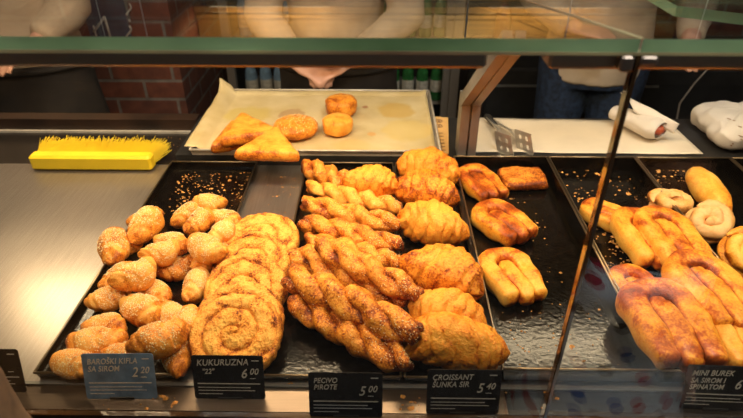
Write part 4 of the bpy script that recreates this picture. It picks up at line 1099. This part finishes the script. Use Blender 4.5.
# LED under the glass top
for x0, x1 in ((-1.2, .1), (.17, 1.2)):
    l = bpy.data.lights.new('led_light', 'AREA'); l.shape = 'RECTANGLE'; l.size = x1 - x0; l.size_y = .015; l.energy = 1.5 * (x1 - x0); l.color = WARM; l.spread = R(110)
    o = bpy.data.objects.new('led_light', l); col.objects.link(o); o.location = ((x0 + x1) / 2, .551, .502); o.rotation_euler = (R(28), 0, 0)
# shop ceiling lamps: customer side cool, added as unseen fill; back side warm
def ceil_lamp(x, y, e, colr, label, size=.5):
    t = MB().lathe([(.001, 0), (.20, 0), (.21, .01), (.21, .045), (.001, .045)], seg=32).build('ceiling_lamp', M['white'], None, True); t.location = (x, y, 1.954); tag(t, label, 'lamp', 'round ceiling lamps')
    MB().lathe([(.001, -.004), (.18, -.004), (.185, 0), (.001, .001)], seg=32).build('diffuser', emis('ceiling_diffuser', colr, 4), t, True)
    l = bpy.data.lights.new('ceiling_light', 'AREA'); l.shape = 'DISK'; l.size = size; l.energy = e; l.color = colr
    o = bpy.data.objects.new('ceiling_light', l); col.objects.link(o); o.location = (x, y, 1.94)
ceil_lamp(.75, .36, 20, (.85, .92, 1.0), 'round cool ceiling lamp added to light the dress and glass edge')
ceil_lamp(-.75, .34, 9, (.85, .92, 1.0), 'round cool ceiling lamp added to brighten the left glass edge and tag')
ceil_lamp(-.6, 1.6, 2, (1, .84, .62), 'round ceiling lamp over the staff on the left')
ceil_lamp(.7, 1.6, 2, (1, .84, .62), 'round ceiling lamp over the staff on the right')

spt = MB().tube([(.52, 1.26, 2.0), (.52, 1.26, 1.97)], .03, 16).tube([(.52, 1.26, 1.97), (.516, 1.20, 1.84)], .035, 16).build('added_spotlight', M['black'], None, True); tag(spt, 'unseen spot lamp added to light the polka dot dress', 'lamp')
l = bpy.data.lights.new('added_spot_light', 'SPOT'); l.energy = 160; l.spot_size = R(13); l.spot_blend = .5; l.shadow_soft_size = .03; l.color = (.85, .92, 1.0)  # unseen spot added so the dress shows mirrored in the front glass
o = bpy.data.objects.new('added_spot_light', l); col.objects.link(o); o.location = (.514, 1.175, 1.80); d_ = Vector((.53, .22, -.36)) - o.location; o.rotation_euler = d_.to_track_quat('-Z', 'Y').to_euler()
# ================================================================== PEOPLE
def ell_loft(mb, rings, seg=24):
    V, F = [], []
    for (x, y, z, rx, ry) in rings:
        for i in range(seg):
            a = 2 * math.pi * i / seg; V.append((x + rx * math.cos(a), y + ry * math.sin(a), z))
    n = len(rings)
    for k in range(n - 1):
        for i in range(seg): F.append((k * seg + i, k * seg + (i + 1) % seg, (k + 1) * seg + (i + 1) % seg, (k + 1) * seg + i))
    F.append(tuple(reversed(range(seg)))); F.append(tuple((n - 1) * seg + i for i in range(seg)))
    mb.add(V, F)

def limb(mb, pts, rads, seg=14):
    P_, R_ = [], []
    for k in range(len(pts) - 1):
        for j in range(6):
            t = j / 6; P_.append(Vector(pts[k]).lerp(Vector(pts[k + 1]), t)); R_.append(rads[k] * (1 - t) + rads[k + 1] * t)
    P_.append(Vector(pts[-1])); R_.append(rads[-1]); mb.tube(P_, R_, seg)

def hand(mb, wrist, d, nrm, side, curl=.5, s=1.0):
    d = Vector(d).normalized(); nrm = Vector(nrm); nrm = (nrm - d * nrm.dot(d)).normalized(); sd = d.cross(nrm) * side
    w = Vector(wrist); V, F = tube_mesh([w - d * .01, w + d * .02, w + d * .05, w + d * .085], [.024 * s, .030 * s, .040 * s, .038 * s], 14, (.5, 1.0))
    # orient flattened along nrm: build by hand
    V = []
    for (t, a, b) in ((-.01, .024, .020), (.02, .032, .017), (.055, .042, .015), (.088, .040, .012)):
        for i in range(14):
            an = 2 * math.pi * i / 14; V.append(w + d * t * s + sd * math.cos(an) * a * s + nrm * math.sin(an) * b * s)
    F = [(k * 14 + i, k * 14 + (i + 1) % 14, (k + 1) * 14 + (i + 1) % 14, (k + 1) * 14 + i) for k in range(3) for i in range(14)] + [tuple(reversed(range(14))), tuple(42 + i for i in range(14))]
    mb.add(V, F)
    for k, (off, ln) in enumerate(((-.030, .070), (-.010, .080), (.010, .076), (.029, .060))):
        p = w + d * .080 * s + sd * off * s; pts = [p]; a = 0
        for j, fl in enumerate((.45, .32, .25)):
            a += curl * (.5, .75, .6)[j]; dd = d * math.cos(a) - nrm * math.sin(a); p = p + dd * ln * fl * s; pts.append(p)
        limb(mb, pts, [.0095 * s, .009 * s, .0085 * s, .0075 * s], 10)
    p = w + d * .02 * s - sd * .028 * s; pts = [p]; dd = (d * .6 - sd * .75 - nrm * .25 * curl).normalized()
    for ln in (.035, .03, .024): p = p + dd * ln * s; pts.append(p); dd = (dd + d * .35 - nrm * .25 * curl).normalized()
    limb(mb, pts, [.013 * s, .011 * s, .010 * s, .0085 * s], 10)

def person(label, loc, yaw, H, elbows, wrists, hdirs, hnrm, top_mat, leg_mat, apron=None, sleeve='long', skirt=None, curl=.5, hips_shift=0, aprtop=.60, bulk=1.0):
    """local frame: facing +y, left hand at -x; heights from the floor"""
    t = empty('person', (*loc, FLOOR)); t.rotation_euler = (0, 0, yaw); tag(t, label, 'person')
    z = lambda f: f * H
    sh = [Vector((-.108 * H * bulk, 0, z(.815))), Vector((.108 * H * bulk, 0, z(.815)))]
    B = MB()
    ell_loft(B, [(0, 0, z(.50), .09 * H, .065 * H), (0, 0, z(.55), .098 * H, .07 * H), (0, .005, z(.62), .082 * H, .058 * H), (0, .005, z(.70), .092 * H, .064 * H), (0, 0, z(.77), .100 * H, .062 * H), (0, -.005, z(.82), .085 * H, .045 * H), (0, -.005, z(.845), .035 * H, .035 * H)])
    limb(B, [(0, -.005, z(.82)), (0, .005, z(.89))], [.036 * H, .031 * H])
    hz = z(.935); hr = .063 * H
    ell_loft(B, [(0, .012, hz - hr * 1.05, hr * .30, hr * .35), (0, .016, hz - hr * .85, hr * .52, hr * .62), (0, .01, hz - hr * .4, hr * .72, hr * .90), (0, .0, hz, hr * .80, hr * 1.02), (0, -.004, hz + hr * .45, hr * .76, hr * .97), (0, -.006, hz + hr * .8, hr * .52, hr * .68), (0, -.006, hz + hr * 1.0, hr * .16, hr * .2)])
    limb(B, [(0, hr * .88, hz + hr * .12), (0, hr * 1.20, hz - hr * .22)], [hr * .12, hr * .19])
    for s in (-1, 1): limb(B, [(s * hr * .80, -.004, hz - hr * .22), (s * hr * .84, -.008, hz + hr * .15)], [hr * .14, hr * .19])
    hands_dir = hdirs
    for i, s in enumerate((-1, 1)):
        e, w = Vector(elbows[i]), Vector(wrists[i])
        limb(B, [sh[i] - Vector((0, 0, .01)), e, w], [.032 * H, .025 * H, .016 * H]); hand(B, w, hdirs[i], hnrm[i], s, curl, H / 1.72)
        limb(B, [(s * .055 * H, 0, z(.52)), (s * .058 * H, .01, z(.28)), (s * .06 * H, -.01, z(.05))], [.055 * H, .035 * H, .024 * H])
        limb(B, [(s * .06 * H, -.02, z(.025)), (s * .065 * H, .09 * H, z(.018))], [.024 * H, .018 * H])
    bo_ = B.build('body', M['skin'], t, True); rm = bo_.modifiers.new('skin_surface', 'REMESH'); rm.mode = 'VOXEL'; rm.voxel_size = .0065; rm.use_smooth_shade = True
    smm = bo_.modifiers.new('soften', 'SMOOTH'); smm.iterations = 3; smm.factor = .5
    # clothes
    C = MB(); g_ = .014
    ell_loft(C, [(0, 0, z(.47), .108 * H * bulk, .080 * H * bulk), (0, 0, z(.54), .110 * H * bulk, .082 * H * bulk), (0, .005, z(.62), .098 * H * bulk, .072 * H * bulk), (0, .005, z(.70), .104 * H * bulk, .076 * H * bulk), (0, 0, z(.77), .110 * H * bulk, .073 * H * bulk), (0, -.005, z(.82), .096 * H * bulk, .055 * H * bulk), (0, -.005, z(.845), .048 * H, .046 * H)])
    for i in range(2):
        e, w = Vector(elbows[i]), Vector(wrists[i])
        if sleeve == 'long': limb(C, [sh[i], e, e.lerp(w, .85)], [.043 * H * bulk, .036 * H * bulk, .027 * H * bulk])
        else: limb(C, [sh[i], sh[i].lerp(e, .8)], [.043 * H, .038 * H])
    co_ = C.build('shirt' if skirt else ('coat' if top_mat == 'coat' else 'tunic'), M[top_mat], t, True); rm = co_.modifiers.new('cloth_surface', 'REMESH'); rm.mode = 'VOXEL'; rm.voxel_size = .011; rm.use_smooth_shade = True
    dsp = co_.modifiers.new('soften', 'SMOOTH'); dsp.iterations = 3; dsp.factor = .5
    tx = bpy.data.textures.new('folds', 'CLOUDS'); tx.noise_scale = .13; dd = co_.modifiers.new('folds', 'DISPLACE'); dd.texture = tx; dd.strength = .022; dd.mid_level = .5
    if skirt:
        Kq = MB(); ell_loft(Kq, [(0, 0, z(.20), .20 * H, .17 * H), (0, 0, z(.30), .18 * H, .15 * H), (0, 0, z(.42), .15 * H, .125 * H), (0, 0, z(.50), .135 * H, .108 * H), (0, 0, z(.58), .124 * H, .094 * H), (0, 0, z(.68), .122 * H, .094 * H), (0, 0, z(.76), .120 * H, .088 * H)], 48)
        Kq.v = [(x * (1 + .05 * math.sin(9 * math.atan2(y, x)) * smooth01((.5 - q / H) / .3)), y * (1 + .05 * math.sin(9 * math.atan2(y, x)) * smooth01((.5 - q / H) / .3)), q) for x, y, q in Kq.v]
        ko_ = Kq.build('dress', M['dots'], t, True)
    else:
        Tm = MB()
        ell_loft(Tm, [(0, 0, z(.46), .102 * H, .076 * H), (0, 0, z(.53), .101 * H, .075 * H)])
        for s in (-1, 1): limb(Tm, [(s * .055 * H, 0, z(.52)), (s * .058 * H, .01, z(.28)), (s * .06 * H, -.005, z(.04))], [.063 * H, .046 * H, .038 * H])
        to = Tm.build('trousers', M[leg_mat], t, True); rm = to.modifiers.new('cloth_surface', 'REMESH'); rm.mode = 'VOXEL'; rm.voxel_size = .011; rm.use_smooth_shade = True
    for s in (-1, 1):
        Sm = MB(); limb(Sm, [(s * .06 * H, -.03, z(.026)), (s * .064 * H, .06 * H, z(.022)), (s * .065 * H, .105 * H, z(.017))], [.030 * H, .028 * H, .020 * H]); Sm.build('shoe', M['black'], t, True)
    if apron:
        V, F = [], []; nu, nv = 28, 30
        for j in range(nv + 1):
            v = j / nv; zz_ = z(aprtop) * (1 - v) + z(.24) * v
            for i in range(nu + 1):
                u = -1 + 2 * i / nu; an = u * R(88)
                fl_ = 1 + .22 * max(0, v - .2); rx, ry = .126 * H * fl_ * bulk, .100 * H * fl_ * bulk
                wv = 1 + .03 * math.sin(u * 11 + v * 2) * v
                V.append((rx * math.sin(an) * wv, ry * math.cos(an) * wv + .004, zz_))
        for j in range(nv):
            for i in range(nu): F.append((j * (nu + 1) + i, j * (nu + 1) + i + 1, (j + 1) * (nu + 1) + i + 1, (j + 1) * (nu + 1) + i))
        ao = MB().add(V, F).build('apron', M[apron], t, True); ao.modifiers.new('thickness', 'SOLIDIFY').thickness = .004
        bl = MB(); ring = [(.130 * H * bulk * math.cos(a * .2618), .104 * H * bulk * math.sin(a * .2618) + .003, z(aprtop) - .015) for a in range(25)]; bl.tube(ring, .012, 8); bl.build('apron_band', M[apron], t, True)
    hm = MB(); ell_loft(hm, [(0, -hr * .35, hz - hr * .5, hr * .78, hr * .72), (0, -hr * .22, hz, hr * .92, hr * .92), (0, -hr * .10, hz + hr * .45, hr * .90, hr * 1.02), (0, -hr * .06, hz + hr * .85, hr * .66, hr * .82), (0, -hr * .05, hz + hr * 1.1, hr * .22, hr * .3)])
    ho = hm.build('hair', M['hair'], t, True)
    for s in (-1, 1):
        em = MB(); ell_loft(em, [(s * hr * .33, hr * .90, hz - .006, .003, .002), (s * hr * .33, hr * .90, hz, .010, .006), (s * hr * .33, hr * .90, hz + .006, .003, .002)], 12); em.build('eye', M['eye'], t, True)
    mm = MB(); mm.tube([(-hr * .25, hr * .84, hz - hr * .52), (0, hr * .93, hz - hr * .53), (hr * .25, hr * .84, hz - hr * .52)], .0055, 8); mm.build('mouth', M['lips'], t, True)
    return t
h = lambda zw: zw - FLOOR
# staff face the customer: yaw = pi, so local x is mirrored
person('person in beige tunic and long dark apron in front of the brick pillar', (-1.25, 1.98), math.pi, 1.72,
       [(-.22, .05, 1.08), (.26, .05, 1.08)], [(-.16, .20, 1.01), (.20, .22, 1.06)], [(.5, .8, -.2), (.1, 1, -.1)], [(0, .2, 1), (0, .1, 1)], 'beige', 'darkcloth', 'apron', bulk=1.05, aprtop=.535)
person('person in beige tunic and black apron holding cupped hands over the sheet pan', (-.15, 2.02), math.pi, 1.70,
       [(-.24, .10, 1.06), (.24, .10, 1.06)], [(-.055, .24, .96), (.125, .24, .96)], [(.75, .45, -.2), (-.75, .45, -.2)], [(0, .4, 1), (0, .4, 1)], 'beige', 'darkcloth', 'apron', curl=.55, aprtop=.535)
person('person in beige shirt and blue jeans on the right behind the bags', (.80, 2.08), math.pi - .15, 1.72,
       [(-.28, .04, 1.08), (.25, .02, 1.09)], [(-.22, .25, 1.02), (.12, .17, 1.02)], [(.15, 1, -.1), (-.8, .5, 0)], [(0, .1, 1), (0, .1, 1)], 'beige', 'denim', None, sleeve='long')
person('person in brown coat whose blurred sleeve enters at lower left', (-.604, .352), 0, 1.38,
       [(-.20, -.02, .88), (.205, .00, .86)], [(-.18, .02, .70), (.20, .00, .68)], [(0, .1, -1), (0, .1, -1)], [(-1, 0, 0), (1, 0, 0)], 'coat', 'darkcloth', None, bulk=1.1)
person('person in white polka dot dress with dark sleeves mirrored faintly in front glass', (.54, .12), 0, 1.14,
       [(-.16, -.03, .70), (.16, -.03, .70)], [(-.16, .03, .56), (.16, .03, .56)], [(0, .2, -1), (0, .2, -1)], [(-1, 0, 0), (1, 0, 0)], 'darkcloth', 'darkcloth', None, sleeve='long', skirt=True)
# red pastry held by the middle person
hp = MB(); Vh, Fh = tube_mesh([(-.05, 0, 0), (-.03, 0, .004), (0, 0, .006), (.03, 0, .004), (.05, 0, 0)], [.012, .022, .026, .022, .012], 18); hp.add(shell_noise(Vh, Vector((1, 1, 1)), (.004, .001)), Fh)
ho_ = hp.build('red_fruit', M['filling'], None, True); ho_.location = (-.155, 1.70, .125); tag(ho_, 'dark red piece of food held in cupped hands', 'food')

# ================================================================== LIGHT AND VIEW
w = bpy.data.worlds.new('world'); scene.world = w; w.use_nodes = True
w.node_tree.nodes['Background'].inputs[0].default_value = (.55, .72, 1.0, 1); w.node_tree.nodes['Background'].inputs[1].default_value = .12
vs = scene.view_settings; vs.view_transform = 'Standard'; vs.look = 'None'; vs.gamma = 1; vs.use_curve_mapping = False; vs.exposure = 0.12
cy = scene.cycles
cy.max_bounces = 10; cy.transparent_max_bounces = 24; cy.glossy_bounces = 5; cy.diffuse_bounces = 4; cy.sample_clamp_indirect = 4; cy.caustics_reflective = False; cy.caustics_refractive = False
cy.use_denoising = True
